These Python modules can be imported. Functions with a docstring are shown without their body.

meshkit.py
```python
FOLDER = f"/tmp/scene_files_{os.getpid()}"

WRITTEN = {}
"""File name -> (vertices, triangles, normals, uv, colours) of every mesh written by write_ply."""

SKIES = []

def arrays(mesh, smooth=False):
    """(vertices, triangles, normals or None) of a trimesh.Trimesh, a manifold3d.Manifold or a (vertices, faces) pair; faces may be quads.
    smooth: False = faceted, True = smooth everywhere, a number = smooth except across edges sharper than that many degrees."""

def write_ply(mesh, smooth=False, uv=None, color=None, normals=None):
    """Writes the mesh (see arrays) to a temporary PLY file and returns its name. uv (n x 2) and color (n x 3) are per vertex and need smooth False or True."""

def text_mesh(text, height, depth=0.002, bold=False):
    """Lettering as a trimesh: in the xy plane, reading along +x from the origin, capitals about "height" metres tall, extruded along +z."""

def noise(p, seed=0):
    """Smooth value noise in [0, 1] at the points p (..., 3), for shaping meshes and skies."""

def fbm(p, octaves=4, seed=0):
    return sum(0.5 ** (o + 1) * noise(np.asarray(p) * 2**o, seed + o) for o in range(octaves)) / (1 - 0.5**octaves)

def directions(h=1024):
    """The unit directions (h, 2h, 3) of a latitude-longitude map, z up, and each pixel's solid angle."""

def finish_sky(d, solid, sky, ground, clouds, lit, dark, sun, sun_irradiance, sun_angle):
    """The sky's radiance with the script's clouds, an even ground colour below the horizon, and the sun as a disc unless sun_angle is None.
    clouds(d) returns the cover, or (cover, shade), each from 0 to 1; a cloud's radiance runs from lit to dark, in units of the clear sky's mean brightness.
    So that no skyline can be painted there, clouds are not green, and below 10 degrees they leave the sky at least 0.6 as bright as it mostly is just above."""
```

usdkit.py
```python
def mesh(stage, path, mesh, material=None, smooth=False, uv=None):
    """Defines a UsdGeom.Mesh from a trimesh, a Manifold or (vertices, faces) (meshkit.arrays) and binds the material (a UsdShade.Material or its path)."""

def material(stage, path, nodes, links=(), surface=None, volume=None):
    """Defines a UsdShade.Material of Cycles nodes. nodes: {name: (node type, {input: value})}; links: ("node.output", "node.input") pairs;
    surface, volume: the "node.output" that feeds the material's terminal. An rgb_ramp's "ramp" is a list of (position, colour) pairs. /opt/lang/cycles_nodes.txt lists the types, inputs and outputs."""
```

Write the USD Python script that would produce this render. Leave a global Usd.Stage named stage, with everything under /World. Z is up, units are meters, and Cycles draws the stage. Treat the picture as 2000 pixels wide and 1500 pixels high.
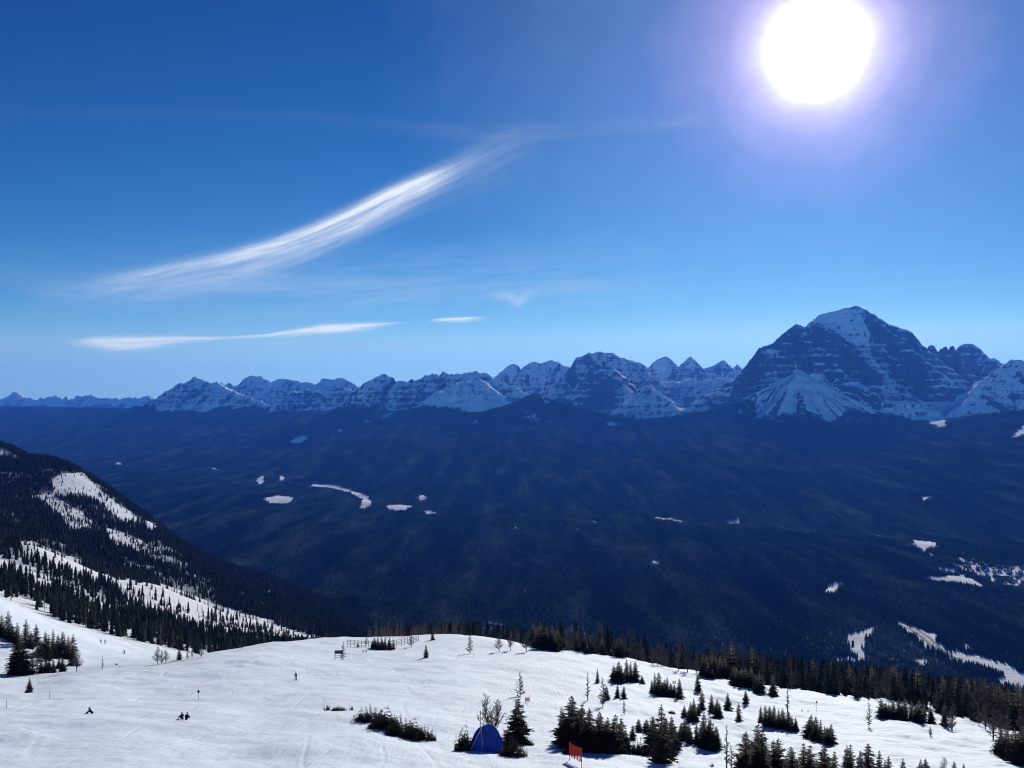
import math, random, numpy as np, trimesh, shapely, usdkit, meshkit
from pxr import Usd, UsdGeom, UsdLux, UsdShade, Gf, Sdf, Vt
from scipy.interpolate import RBFInterpolator
from scipy.ndimage import map_coordinates
from scipy.spatial import cKDTree

# ------------------------------------------------------------------ camera, sky, sun, exposure
stage = Usd.Stage.CreateInMemory()
UsdGeom.SetStageUpAxis(stage, UsdGeom.Tokens.z)
UsdGeom.SetStageMetersPerUnit(stage, 1.0)
UsdGeom.Xform.Define(stage, '/World')
F, CZ = 1920.0, 700.0                       # focal length in pixels of the 2000 px wide photograph, camera height
PITCH = math.atan(45 / F)
cam = UsdGeom.Camera.Define(stage, '/World/camera')
cam.CreateHorizontalApertureAttr(36.0)
cam.CreateFocalLengthAttr(36.0 * F / 2000)
cam.CreateClippingRangeAttr(Gf.Vec2f(0.5, 200000))
cam.AddTranslateOp().Set(Gf.Vec3d(0, 0, CZ))
cam.AddRotateXOp().Set(90 + math.degrees(PITCH))
cam.CreateExposureAttr(0.15)


def ray(px, py):
    px, py = np.broadcast_arrays(np.asarray(px, float), np.asarray(py, float))
    a, b, c, s = px - 1000, 750 - py, math.cos(PITCH), math.sin(PITCH)
    return np.stack([a, F * c - b * s, F * s + b * c], -1)


def pt(px, py, Y):
    d = ray(px, py)
    return np.stack([d[..., 0] / d[..., 1] * Y, np.broadcast_to(Y, d[..., 0].shape), CZ + d[..., 2] / d[..., 1] * Y], -1)


def project(p):
    """World points to the photograph's pixels."""
    p = np.asarray(p, float) - [0, 0, CZ]
    c, s = math.cos(PITCH), math.sin(PITCH)
    fw, up = p[..., 1] * c + p[..., 2] * s, -p[..., 1] * s + p[..., 2] * c
    fw = np.maximum(fw, 1e-3)
    return 1000 + F * p[..., 0] / fw, 750 - F * up / fw


SUN = ray(1592, 96)
SUN = SUN / np.linalg.norm(SUN)
EL, AZ = math.asin(SUN[2]), math.atan2(SUN[0], SUN[1])
sun = UsdLux.DistantLight.Define(stage, '/World/sun')
sun.CreateNormalizeAttr(True)
sun.CreateIntensityAttr(0.96)
sun.CreateAngleAttr(0.53)
sun.CreateColorAttr(Gf.Vec3f(1.0, 0.985, 0.955))
mm = Gf.Matrix4d()
mm.SetRotate(Gf.Rotation(Gf.Vec3d(0, 0, 1), Gf.Vec3d(*map(float, SUN))))
sun.AddTransformOp().Set(mm)


def sky_material():
    def uv(px, py):
        d = ray(px, py)
        return float(d[0] / d[1]), float(d[2] / d[1])
    STR = 0.052
    n = {
        'sky': ('sky_texture', dict(sky_type='single_scattering', sun_disc=False, sun_elevation=EL, sun_rotation=AZ, altitude=5000.0, air_density=1.0, aerosol_density=0.1, ozone_density=4.0)),
        'gam': ('gamma', dict(gamma=1.15)), 'sat': ('hsv', dict(saturation=1.10)),
        'bg': ('background_shader', dict(strength=STR)),
        'tc': ('texture_coordinate', {}),
        'xyz': ('separate_xyz', {}),
        'u': ('math', dict(math_type='divide')), 'v': ('math', dict(math_type='divide')),
        'front': ('math', dict(math_type='greater_than', value2=0.15)),
    }
    L = [('sky.color', 'gam.color'), ('gam.color', 'sat.color'), ('tc.generated', 'xyz.vector'), ('xyz.x', 'u.value1'), ('xyz.y', 'u.value2'), ('xyz.z', 'v.value1'), ('xyz.y', 'v.value2'), ('xyz.y', 'front.value1')]

    def math_(name, kind, a, b=None, **k):
        d = dict(math_type=kind, **k)
        for s, x in (('value1', a), ('value2', b)):
            if isinstance(x, str):
                L.append((x, f'{name}.{s}'))
            elif x is not None:
                d[s] = float(x)
        n[name] = ('math', d)
        return f'{name}.value'

    # the contrast of the winter sky: each channel steepened about the horizon's brightness
    n['sep'] = ('separate_color', {})
    n['com'] = ('combine_color', {})
    L.append(('sat.color', 'sep.color'))
    for ch, p_, a_ in (('r', 1.72, 7.6), ('g', 1.40, 2.18), ('b', 1.05, 1.09)):
        x = math_('in' + ch, 'minimum', math_('sc' + ch, 'multiply', f'sep.{ch}', 0.0577), 1.6)
        math_('out' + ch, 'multiply', math_('pw' + ch, 'power', x, p_), a_ / 0.0577)
    gg = math_('gcap', 'minimum', 'outg.value', math_('gk', 'multiply', 'outb.value', 0.73))
    L += [(math_('rcap', 'minimum', 'outr.value', math_('rk', 'multiply', gg, 0.54)), 'com.r'), (gg, 'com.g'), ('outb.value', 'com.b')]
    # the sun's overexposed disc and the aureole round it
    n['sundot'] = ('vector_math', dict(vector_math_type='dot_product', math_type='dot_product', vector2=tuple(SUN)))
    L.append(('tc.generated', 'sundot.vector1'))
    ang = math_('ang', 'arccosine', math_('cl', 'minimum', 'sundot.value', 0.9999999))
    n['glow'] = ('rgb_ramp', dict(ramp=[(0, (6, 6, 6)), (2.0 / 24, (3, 3, 3)), (2.55 / 24, (1.1, 1.05, 1.05)), (3.0 / 24, (0.80, 0.68, 0.78)), (3.6 / 24, (0.56, 0.45, 0.60)), (4.6 / 24, (0.34, 0.275, 0.42)), (6.2 / 24, (0.185, 0.17, 0.28)), (9 / 24, (0.085, 0.105, 0.17)), (13 / 24, (0.055, 0.072, 0.09)), (17 / 24, (0.032, 0.038, 0.04)), (21 / 24, (0.008, 0.010, 0.010)), (1, (0, 0, 0))]))
    n['gn'] = ('noise_texture', dict(scale=22.0, detail=5.0, roughness=0.65))
    L.append(('tc.generated', 'gn.vector'))
    L.append((math_('angn', 'multiply', ang, math_('angk', 'multiply_add', 'gn.fac', 0.34 / math.radians(24), value3=0.83 / math.radians(24))), 'glow.fac'))
    n['glowk'] = ('vector_math', dict(math_type='scale', scale=1 / STR))
    L.append(('glow.color', 'glowk.vector1'))
    n['lit'] = ('mix', dict(mix_type='add', fac=1.0))
    L += [('com.color', 'lit.color1'), ('glowk.vector', 'lit.color2')]

    # cirrus: a centre line, a half width and a strength, each a ramp along the bearing
    U0, U1, V0, V1 = -0.6, 0.6, 0.0, 0.4
    fac = math_('un', 'divide', math_('us', 'subtract', 'u.value', U0), U1 - U0)
    covers = []

    def ramp1(name, pts, scale):
        n[name] = ('rgb_ramp', dict(ramp=[((p[0] - U0) / (U1 - U0), (p[1] / scale,) * 3) for p in pts]))
        L.append((fac, f'{name}.fac'))
        n[name + 'b'] = ('rgb_to_bw', {})
        L.append((f'{name}.color', f'{name}b.color'))
        return math_(name + 's', 'multiply', f'{name}b.val', scale)

    def streak(k, line, wup, wdn, gain, su, sv, low, tilt=0.0):
        pts = [uv(a, b) for a, b in line]
        vc = ramp1(f'vc{k}', pts, V1)
        g = ramp1(f'g{k}', [(uv(a, 600)[0], b) for a, b in gain], 1.0)
        wu = ramp1(f'wu{k}', [(uv(a, 600)[0], b / F) for a, b in wup], 0.1)
        wd = ramp1(f'wd{k}', [(uv(a, 600)[0], b / F) for a, b in wdn], 0.1)
        n[f'cv{k}'] = ('combine_xyz', {})
        dv0 = math_(f'dv0{k}', 'subtract', 'v.value', vc)
        L.append((math_(f'nu{k}', 'multiply', 'u.value', su), f'cv{k}.x'))
        L.append((math_(f'nv{k}', 'multiply', math_(f'nt{k}', 'add', dv0, math_(f'tl{k}', 'multiply', 'u.value', tilt)), sv), f'cv{k}.y'))
        n[f'nz{k}'] = ('noise_texture', dict(scale=1.0, detail=9.0, roughness=0.70, distortion=0.9))
        n[f'nw{k}'] = ('noise_texture', dict(scale=0.45, detail=5.0, roughness=0.6, distortion=0.3))
        L.append((f'cv{k}.vector', f'nz{k}.vector'))
        L.append((f'cv{k}.vector', f'nw{k}.vector'))
        dv = math_(f'dv{k}', 'add', dv0, math_(f'wj{k}', 'multiply', math_(f'wi{k}', 'subtract', f'nw{k}.fac', 0.5), math_(f'wk{k}', 'multiply', wu, 3.4 if k in (2, 5) else 1.8)))
        up = math_(f'up{k}', 'divide', dv, wu)
        dn = math_(f'dn{k}', 'divide', math_(f'neg{k}', 'multiply', dv, -1.0), wd)
        d = math_(f'd{k}', 'maximum', up, dn)
        prof = math_(f'pr{k}', 'exponent', math_(f'sq{k}', 'multiply', math_(f'd2{k}', 'multiply', d, d), -1.0))
        tex = math_(f'tx{k}', 'multiply_add', f'nz{k}.fac', 2.3, value3=low)
        tex = math_(f'tm{k}', 'maximum', tex, 0.0)
        covers.append(math_(f'c{k}', 'multiply', math_(f'ci{k}', 'multiply', prof, g), math_(f'pt{k}', 'multiply', tex, math_(f'pa{k}', 'multiply_add', f'nw{k}.fac', 2.6, value3=-0.30))))

    streak(1, [(-200, 600), (150, 566), (250, 545), (350, 523), (450, 503), (520, 484), (600, 458), (680, 423), (760, 382), (830, 352), (880, 330), (950, 296), (1010, 268), (1150, 240), (1400, 215)],
           [(0, 14), (150, 14), (350, 14), (600, 15), (850, 15), (950, 22), (1400, 26)],
           [(0, 25), (150, 30), (300, 42), (500, 46), (650, 38), (850, 40), (950, 70), (1100, 80), (1400, 60)],
           [(40, 0), (150, .12), (260, .42), (400, .55), (520, .78), (620, 1.05), (760, 1.25), (830, 1.1), (865, .6), (895, .30), (950, .17), (1010, .07), (1070, 0.0), (1450, 0)], 9.0, 120.0, -0.42)
    streak(2, [(-200, 690), (150, 667), (240, 664), (350, 661), (450, 660), (520, 655), (580, 648), (640, 641), (720, 634), (780, 631), (860, 624), (950, 621), (1400, 600)],
           [(0, 4), (150, 5), (235, 9), (330, 6), (430, 2.5), (520, 2.5), (630, 8), (700, 5), (780, 2), (895, 3.0), (1000, 2)],
           [(0, 4), (150, 9), (235, 18), (330, 10), (430, 3.5), (520, 4.5), (630, 12), (700, 11), (780, 2.5), (895, 5), (1000, 2)],
           [(130, 0), (185, .75), (260, .95), (360, .7), (450, .55), (540, .9), (650, 1.0), (730, .9), (790, 0.05), (835, 0.0), (870, .9), (910, .95), (945, .1), (970, 0)], 14.0, 150.0, -0.25)
    streak(3, [(-200, 470), (100, 560), (600, 570), (1000, 545), (1400, 520)], [(0, 60), (1400, 60)], [(0, 50), (1400, 60)], [(-100, .0), (50, .06), (400, .16), (700, .26), (900, .22), (1200, .12), (1500, 0)], 5.0, 60.0, -0.72)
    streak(4, [(-200, 205), (100, 222), (600, 232), (950, 262), (1200, 245), (1400, 232)], [(0, 16), (600, 18), (1000, 14), (1400, 8)], [(0, 12), (600, 16), (1000, 14), (1400, 10)], [(-100, .0), (50, .015), (500, .02), (700, .02), (950, .08), (1200, .08), (1330, .16), (1400, 0)], 6.0, 70.0, -0.66)
    streak(5, [(-200, 575), (960, 578), (985, 573), (1003, 580), (1015, 585), (1028, 570), (1060, 565), (1400, 540)], [(0, 4), (1400, 5)], [(0, 14), (1000, 14), (1400, 6)], [(955, 0), (985, .20), (1012, .28), (1035, .12), (1060, 0)], 26.0, 110.0, -0.3)
    tot = covers[0]
    for i, c in enumerate(covers[1:]):
        tot = math_(f'tot{i}', 'add', tot, c)
    tot = math_('cover', 'multiply', math_('totc', 'minimum', tot, 0.97), 'front.value')
    n['cloud'] = ('mix', dict(mix_type='mix', color2=tuple(c / STR for c in (0.80, 0.86, 0.93))))
    L += [(tot, 'cloud.fac'), ('lit.color', 'cloud.color1'), ('cloud.color', 'bg.color')]
    n['sundot'] = ('vector_math', dict(math_type='dot_product', vector2=tuple(SUN)))
    return usdkit.material(stage, '/World/Looks/sky', n, L, surface='bg.background')


dome = UsdLux.DomeLight.Define(stage, '/World/sky')
UsdShade.MaterialBindingAPI.Apply(dome.GetPrim()).Bind(sky_material())
dome.GetPrim().SetCustomDataByKey('kind', 'structure')

# ------------------------------------------------------------------ helpers
rng = np.random.default_rng(7)
rnd = random.Random(11)
_names = {}


def numbered(name):
    k = _names.get(name, 0)
    _names[name] = k + 1
    return name if k == 0 else f'{name}_{k:03d}'


def tag(prim, label=None, cat=None, group=None, kind=None):
    prim = prim.GetPrim() if hasattr(prim, 'GetPrim') else prim
    for key, val in (('label', label), ('category', cat), ('group', group), ('kind', kind)):
        if val:
            prim.SetCustomDataByKey(key, val)
    return prim


def put(mesh, name, material, parent='/World', smooth=False, **tags):
    """One Mesh prim named after its kind."""
    path = f'{parent}/' + (numbered(name) if parent == '/World' else part_name(parent, name))
    m = usdkit.mesh(stage, path, mesh, f'/World/Looks/{material}', smooth=smooth)
    tag(m, **tags)
    return m


def part_name(parent, name):
    k = 0
    while stage.GetPrimAtPath(f'{parent}/{name}' + (f'_{k:03d}' if k else '')):
        k += 1
    return name + (f'_{k:03d}' if k else '')


def thing(name, loc, label, cat, group=None, rotz=0.0, scale=(1, 1, 1)):
    path = '/World/' + numbered(name)
    x = UsdGeom.Xform.Define(stage, path)
    x.AddTranslateOp().Set(Gf.Vec3d(*map(float, loc)))
    x.AddRotateZOp().Set(float(rotz))
    x.AddScaleOp().Set(Gf.Vec3f(*map(float, scale)))
    tag(x, label, cat, group)
    return path


def copy_of(first, name, loc, label, cat, group=None, rotz=0.0, scale=(1, 1, 1)):
    path = thing(name, loc, label, cat, group, rotz, scale)
    p = stage.GetPrimAtPath(path)
    p.GetReferences().AddInternalReference(Sdf.Path(first))
    p.SetInstanceable(True)
    return path


def box(sx, sy, sz, at=(0, 0, 0)):
    b = trimesh.creation.box([sx, sy, sz])
    b.apply_translation(at)
    return b


def bar(a, b, r, r2=None, sides=5):
    """A straight round bar from a to b, tapering from r to r2."""
    a, b = np.asarray(a, float), np.asarray(b, float)
    r2 = r if r2 is None else r2
    t = (b - a) / (np.linalg.norm(b - a) + 1e-9)
    n = np.cross(t, [0, 0, 1.0] if abs(t[2]) < 0.9 else [1.0, 0, 0])
    n /= np.linalg.norm(n)
    m = np.cross(t, n)
    an = np.arange(sides) * 2 * np.pi / sides
    ring = np.cos(an)[:, None] * n + np.sin(an)[:, None] * m
    v = np.vstack([a + ring * r, b + ring * r2, [a], [b]])
    f = []
    for i in range(sides):
        j = (i + 1) % sides
        f += [[i, j, sides + j], [i, sides + j, sides + i], [j, i, 2 * sides], [sides + i, sides + j, 2 * sides + 1]]
    return trimesh.Trimesh(v, np.array(f)[:, ::-1], process=False)


def join(parts):
    return trimesh.util.concatenate(parts)


def noise2(x, y, s, seed=0):
    return meshkit.noise(np.stack([np.asarray(x) / s, np.asarray(y) / s, np.zeros_like(np.asarray(x, float)) + seed * 7.31], -1), seed)


def fbm2(x, y, s, o=4, seed=0):
    return meshkit.fbm(np.stack([np.asarray(x) / s, np.asarray(y) / s, np.zeros_like(np.asarray(x, float)) + seed * 3.17], -1), o, seed)


def sstep(x, a, b):
    t = np.clip((x - a) / (b - a), 0, 1)
    return t * t * (3 - 2 * t)


# ------------------------------------------------------------------ materials
def simple(name, color, rough=0.8, spec=0.2, **k):
    usdkit.material(stage, f'/World/Looks/{name}', {'p': ('principled_bsdf', dict(base_color=color, roughness=rough, specular_ior_level=spec, **k))}, [], surface='p.BSDF')


def mottled(name, c1, c2, scale, rough=0.85, spec=0.1, detail=4.0, per_object=0.0, translucent=0.0):
    n = {'g': ('geometry', {}), 'n': ('noise_texture', dict(scale=scale, detail=detail)), 'r': ('rgb_ramp', dict(ramp=[(0.3, c1), (0.7, c2)])),
         'o': ('object_info', {}), 'h': ('hsv', {}), 'm': ('math', dict(math_type='multiply_add', value2=per_object, value3=1 - per_object / 2)),
         'p': ('principled_bsdf', dict(roughness=rough, specular_ior_level=spec))}
    L = [('g.position', 'n.vector'), ('n.fac', 'r.fac'), ('o.random', 'm.value1'), ('m.value', 'h.value'), ('r.color', 'h.color'), ('h.color', 'p.base_color')]
    out = 'p.BSDF'
    if translucent:
        n |= {'t': ('translucent_bsdf', {}), 'x': ('mix_closure', dict(fac=translucent))}
        L += [('h.color', 't.color'), ('p.BSDF', 'x.closure1'), ('t.BSDF', 'x.closure2')]
        out = 'x.closure'
    usdkit.material(stage, f'/World/Looks/{name}', n, L, surface=out)


mottled('needles', (0.026, 0.027, 0.016), (0.062, 0.056, 0.032), 1.3, per_object=0.5, translucent=0.15)
mottled('hill_needles', (0.018, 0.026, 0.018), (0.046, 0.056, 0.034), 0.4, per_object=0.6, translucent=0.35)
mottled('needles_brown', (0.05, 0.036, 0.022), (0.10, 0.066, 0.038), 2.0, per_object=0.3, translucent=0.15)
mottled('larch_twigs', (0.105, 0.085, 0.075), (0.17, 0.135, 0.115), 0.8, per_object=0.4)
mottled('bark', (0.05, 0.04, 0.033), (0.10, 0.08, 0.065), 3.0)
usdkit.material(stage, '/World/Looks/canopy', {
    'g': ('geometry', {}), 'm': ('mapping', dict(scale=(0.0075, 0.0012, 0.004), rotation=(0, 0, 0.80))), 'n': ('noise_texture', dict(scale=1.0, detail=5.0, roughness=0.6, distortion=0.4)),
    'n2': ('noise_texture', dict(scale=0.10, detail=2.0)), 'a': ('math', dict(math_type='multiply_add', value2=0.9)), 'q': ('math', dict(math_type='multiply', value2=0.80)),
    'r': ('rgb_ramp', dict(ramp=[(0.65, (0.002, 0.006, 0.008)), (0.78, (0.044, 0.084, 0.066)), (0.94, (0.22, 0.28, 0.20))])),
    'p': ('diffuse_bsdf', dict(roughness=0.5)), 't': ('translucent_bsdf', {}), 'x': ('mix_closure', dict(fac=0.5))},
    [('g.position', 'm.vector'), ('m.vector', 'n.vector'), ('g.position', 'n2.vector'), ('n2.fac', 'a.value1'), ('n.fac', 'a.value3'), ('a.value', 'q.value1'), ('q.value', 'r.fac'), ('r.color', 'p.color'), ('r.color', 't.color'), ('p.BSDF', 'x.closure1'), ('t.BSDF', 'x.closure2')], surface='x.closure')
mottled('weathered_wood', (0.10, 0.085, 0.07), (0.19, 0.16, 0.13), 2.0)
mottled('dark_wood', (0.04, 0.032, 0.026), (0.08, 0.062, 0.05), 2.0)
mottled('tarp', (0.006, 0.06, 0.32), (0.014, 0.13, 0.55), 0.9, rough=0.45, spec=0.4, translucent=0.5)
mottled('orange_net', (0.62, 0.07, 0.025), (0.72, 0.10, 0.04), 2.0, translucent=0.4)
mottled('faded_net', (0.75, 0.45, 0.40), (0.80, 0.55, 0.50), 2.0, translucent=0.4)
mottled('asphalt', (0.11, 0.105, 0.10), (0.16, 0.155, 0.15), 0.05, spec=0.15)
mottled('dark_cloth', (0.010, 0.010, 0.014), (0.02, 0.02, 0.026), 6.0)
mottled('grey_cloth', (0.05, 0.05, 0.065), (0.09, 0.09, 0.11), 6.0)
mottled('roof_snow', (0.80, 0.81, 0.83), (0.87, 0.87, 0.88), 1.0)
mottled('roof_metal', (0.20, 0.24, 0.30), (0.27, 0.31, 0.38), 0.8, rough=0.5, spec=0.4)
mottled('house_wall', (0.16, 0.12, 0.09), (0.30, 0.25, 0.20), 0.3, per_object=0.6)
mottled('sign_board', (0.10, 0.12, 0.11), (0.15, 0.17, 0.15), 2.0)
mottled('sign_face', (0.05, 0.07, 0.07), (0.08, 0.10, 0.09), 2.0)
simple('rope', (0.55, 0.52, 0.46))
simple('skin', (0.45, 0.28, 0.2))
simple('ski', (0.25, 0.05, 0.05), 0.4, 0.5)


def snow_material():
    """Skied-over snow: fine mottling, ripples and the grooves of many tracks as relief."""
    n = {
        'g': ('geometry', {}),
        'n1': ('noise_texture', dict(scale=0.55, detail=7.0, roughness=0.72)),
        'm2': ('mapping', dict(scale=(2.0, 0.34, 0.6), rotation=(0, 0, 0.45))), 'n2': ('noise_texture', dict(scale=1.0, detail=5.0, roughness=0.6, distortion=0.5)),
        'm3': ('mapping', dict(scale=(2.6, 0.13, 0.3), rotation=(0, 0, -0.5))), 'n3': ('noise_texture', dict(scale=0.8, detail=4.0, roughness=0.55, distortion=0.8)),
        'n4': ('noise_texture', dict(scale=0.14, detail=3.0)),
        'm5': ('mapping', dict(scale=(0.055, 0.0085, 0.05), rotation=(0, 0, 0.30))), 'n5': ('noise_texture', dict(scale=1.0, detail=1.5, roughness=0.5)),
        'm6': ('mapping', dict(scale=(0.075, 0.011, 0.05), rotation=(0, 0, -0.5), location=(3.7, 1.3, 0))), 'n6': ('noise_texture', dict(scale=1.0, detail=1.5, roughness=0.5)),
        'd5': ('math', dict(math_type='subtract', value2=0.5)), 'e5': ('math', dict(math_type='absolute')), 't5': ('map_range', dict(range_type='smoothstep', from_min=0.0, from_max=0.014, to_min=-0.16, to_max=0.0, clamp=True)),
        'd6': ('math', dict(math_type='subtract', value2=0.46)), 'e6': ('math', dict(math_type='absolute')), 't6': ('map_range', dict(range_type='smoothstep', from_min=0.0, from_max=0.012, to_min=-0.16, to_max=0.0, clamp=True)),
        'p5': ('math', dict(math_type='add')), 'p6': ('math', dict(math_type='add')),
        'a1': ('math', dict(math_type='multiply_add', value2=0.75)), 'a2': ('math', dict(math_type='multiply_add', value2=0.22)), 'a3': ('math', dict(math_type='multiply', value2=0.20)),
        'b': ('bump', dict(strength=1.0, distance=0.26)),
        'r': ('rgb_ramp', dict(ramp=[(0.25, (0.76, 0.84, 0.89)), (0.5, (0.835, 0.90, 0.935)), (0.8, (0.875, 0.92, 0.945))])),
        'p': ('principled_bsdf', dict(roughness=0.75, specular_ior_level=0.25)),
    }
    L = [('g.position', 'n1.vector'), ('g.position', 'm2.vector'), ('m2.vector', 'n2.vector'), ('g.position', 'm3.vector'), ('m3.vector', 'n3.vector'), ('g.position', 'n4.vector'),
         ('n3.fac', 'a3.value1'), ('n2.fac', 'a2.value1'), ('a3.value', 'a2.value3'), ('n1.fac', 'a1.value1'), ('a2.value', 'a1.value3'), ('g.position', 'm5.vector'), ('m5.vector', 'n5.vector'), ('n5.fac', 'd5.value1'), ('d5.value', 'e5.value1'), ('e5.value', 't5.value'), ('g.position', 'm6.vector'), ('m6.vector', 'n6.vector'), ('n6.fac', 'd6.value1'), ('d6.value', 'e6.value1'), ('e6.value', 't6.value'), ('a1.value', 'p5.value1'), ('t5.result', 'p5.value2'), ('p5.value', 'p6.value1'), ('t6.result', 'p6.value2'), ('p6.value', 'b.height'), ('b.normal', 'p.normal'),
         ('n4.fac', 'r.fac'), ('r.color', 'p.base_color')]
    usdkit.material(stage, '/World/Looks/snow', n, L, surface='p.BSDF')


snow_material()


def terrain_material(name, rock1, rock2, floor, scale, snow, kz=1.9, kv=1.6, soft=0.30):
    """Snow, rock and forest floor told apart by the mesh's own cover primvar (x snow, y forest)."""
    n = {
        'g': ('geometry', {}), 'at': ('attribute', dict(attribute='cover')), 's': ('separate_xyz', {}),
        'n': ('noise_texture', dict(scale=scale, detail=6.0, roughness=0.62)), 'nr': ('noise_texture', dict(scale=scale * 0.35, detail=5.0)),
        'mz': ('mapping', dict(scale=(0.0030, 0.0030, 0.036))), 'nz': ('noise_texture', dict(scale=1.0, detail=4.0, roughness=0.6)),
        'j': ('math', dict(math_type='subtract', value2=0.5)), 'jz': ('math', dict(math_type='subtract', value2=0.5)),
        'k': ('math', dict(math_type='multiply_add', value2=0.6)), 'k2': ('math', dict(math_type='multiply_add', value2=kz)),
        'mv': ('mapping', dict(scale=(0.026, 0.018, 0.0045))), 'nv': ('noise_texture', dict(scale=1.0, detail=5.0, roughness=0.65, distortion=0.4)), 'jv': ('math', dict(math_type='subtract', value2=0.5)), 'k3': ('math', dict(math_type='multiply_add', value2=kv)),
        'st': ('map_range', dict(range_type='smoothstep', from_min=0.5 - soft, from_max=0.5 + soft, to_min=0.0, to_max=1.0, clamp=True)),
        'fj': ('math', dict(math_type='multiply_add', value2=0.5)),
        'fs': ('map_range', dict(range_type='smoothstep', from_min=0.42, from_max=0.58, to_min=0.0, to_max=1.0, clamp=True)),
        'rk': ('rgb_ramp', dict(ramp=[(0.3, rock1), (0.7, rock2)])),
        'mx': ('mix', dict(mix_type='mix', color2=snow)), 'mf': ('mix', dict(mix_type='mix', color2=floor)),
        'b': ('bump', dict(strength=0.8, distance=0.35 / scale)),
        'p': ('principled_bsdf', dict(roughness=0.9, specular_ior_level=0.05)),
    }
    L = [('at.vector', 's.vector'), ('g.position', 'n.vector'), ('g.position', 'nr.vector'), ('g.position', 'mz.vector'), ('mz.vector', 'nz.vector'),
         ('n.fac', 'j.value1'), ('nz.fac', 'jz.value1'), ('j.value', 'k.value1'), ('s.x', 'k.value3'), ('jz.value', 'k2.value1'), ('k.value', 'k2.value3'), ('g.position', 'mv.vector'), ('mv.vector', 'nv.vector'), ('nv.fac', 'jv.value1'), ('jv.value', 'k3.value1'), ('k2.value', 'k3.value3'), ('k3.value', 'st.value'),
         ('j.value', 'fj.value1'), ('s.y', 'fj.value3'), ('fj.value', 'fs.value'),
         ('nr.fac', 'rk.fac'), ('rk.color', 'mx.color1'), ('st.result', 'mx.fac'), ('mx.color', 'mf.color1'), ('fs.result', 'mf.fac'), ('mf.color', 'p.base_color'),
         ('n.fac', 'b.height'), ('b.normal', 'p.normal')]
    usdkit.material(stage, f'/World/Looks/{name}', n, L, surface='p.BSDF')


terrain_material('mountain_ground', (0.045, 0.045, 0.05), (0.11, 0.105, 0.105), (0.22, 0.24, 0.26), 0.022, (0.78, 0.90, 0.90))
terrain_material('valley_ground', (0.10, 0.09, 0.08), (0.15, 0.14, 0.13), (0.30, 0.32, 0.34), 0.05, (0.86, 0.87, 0.88), 0.0, 0.0, 0.1)

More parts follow.
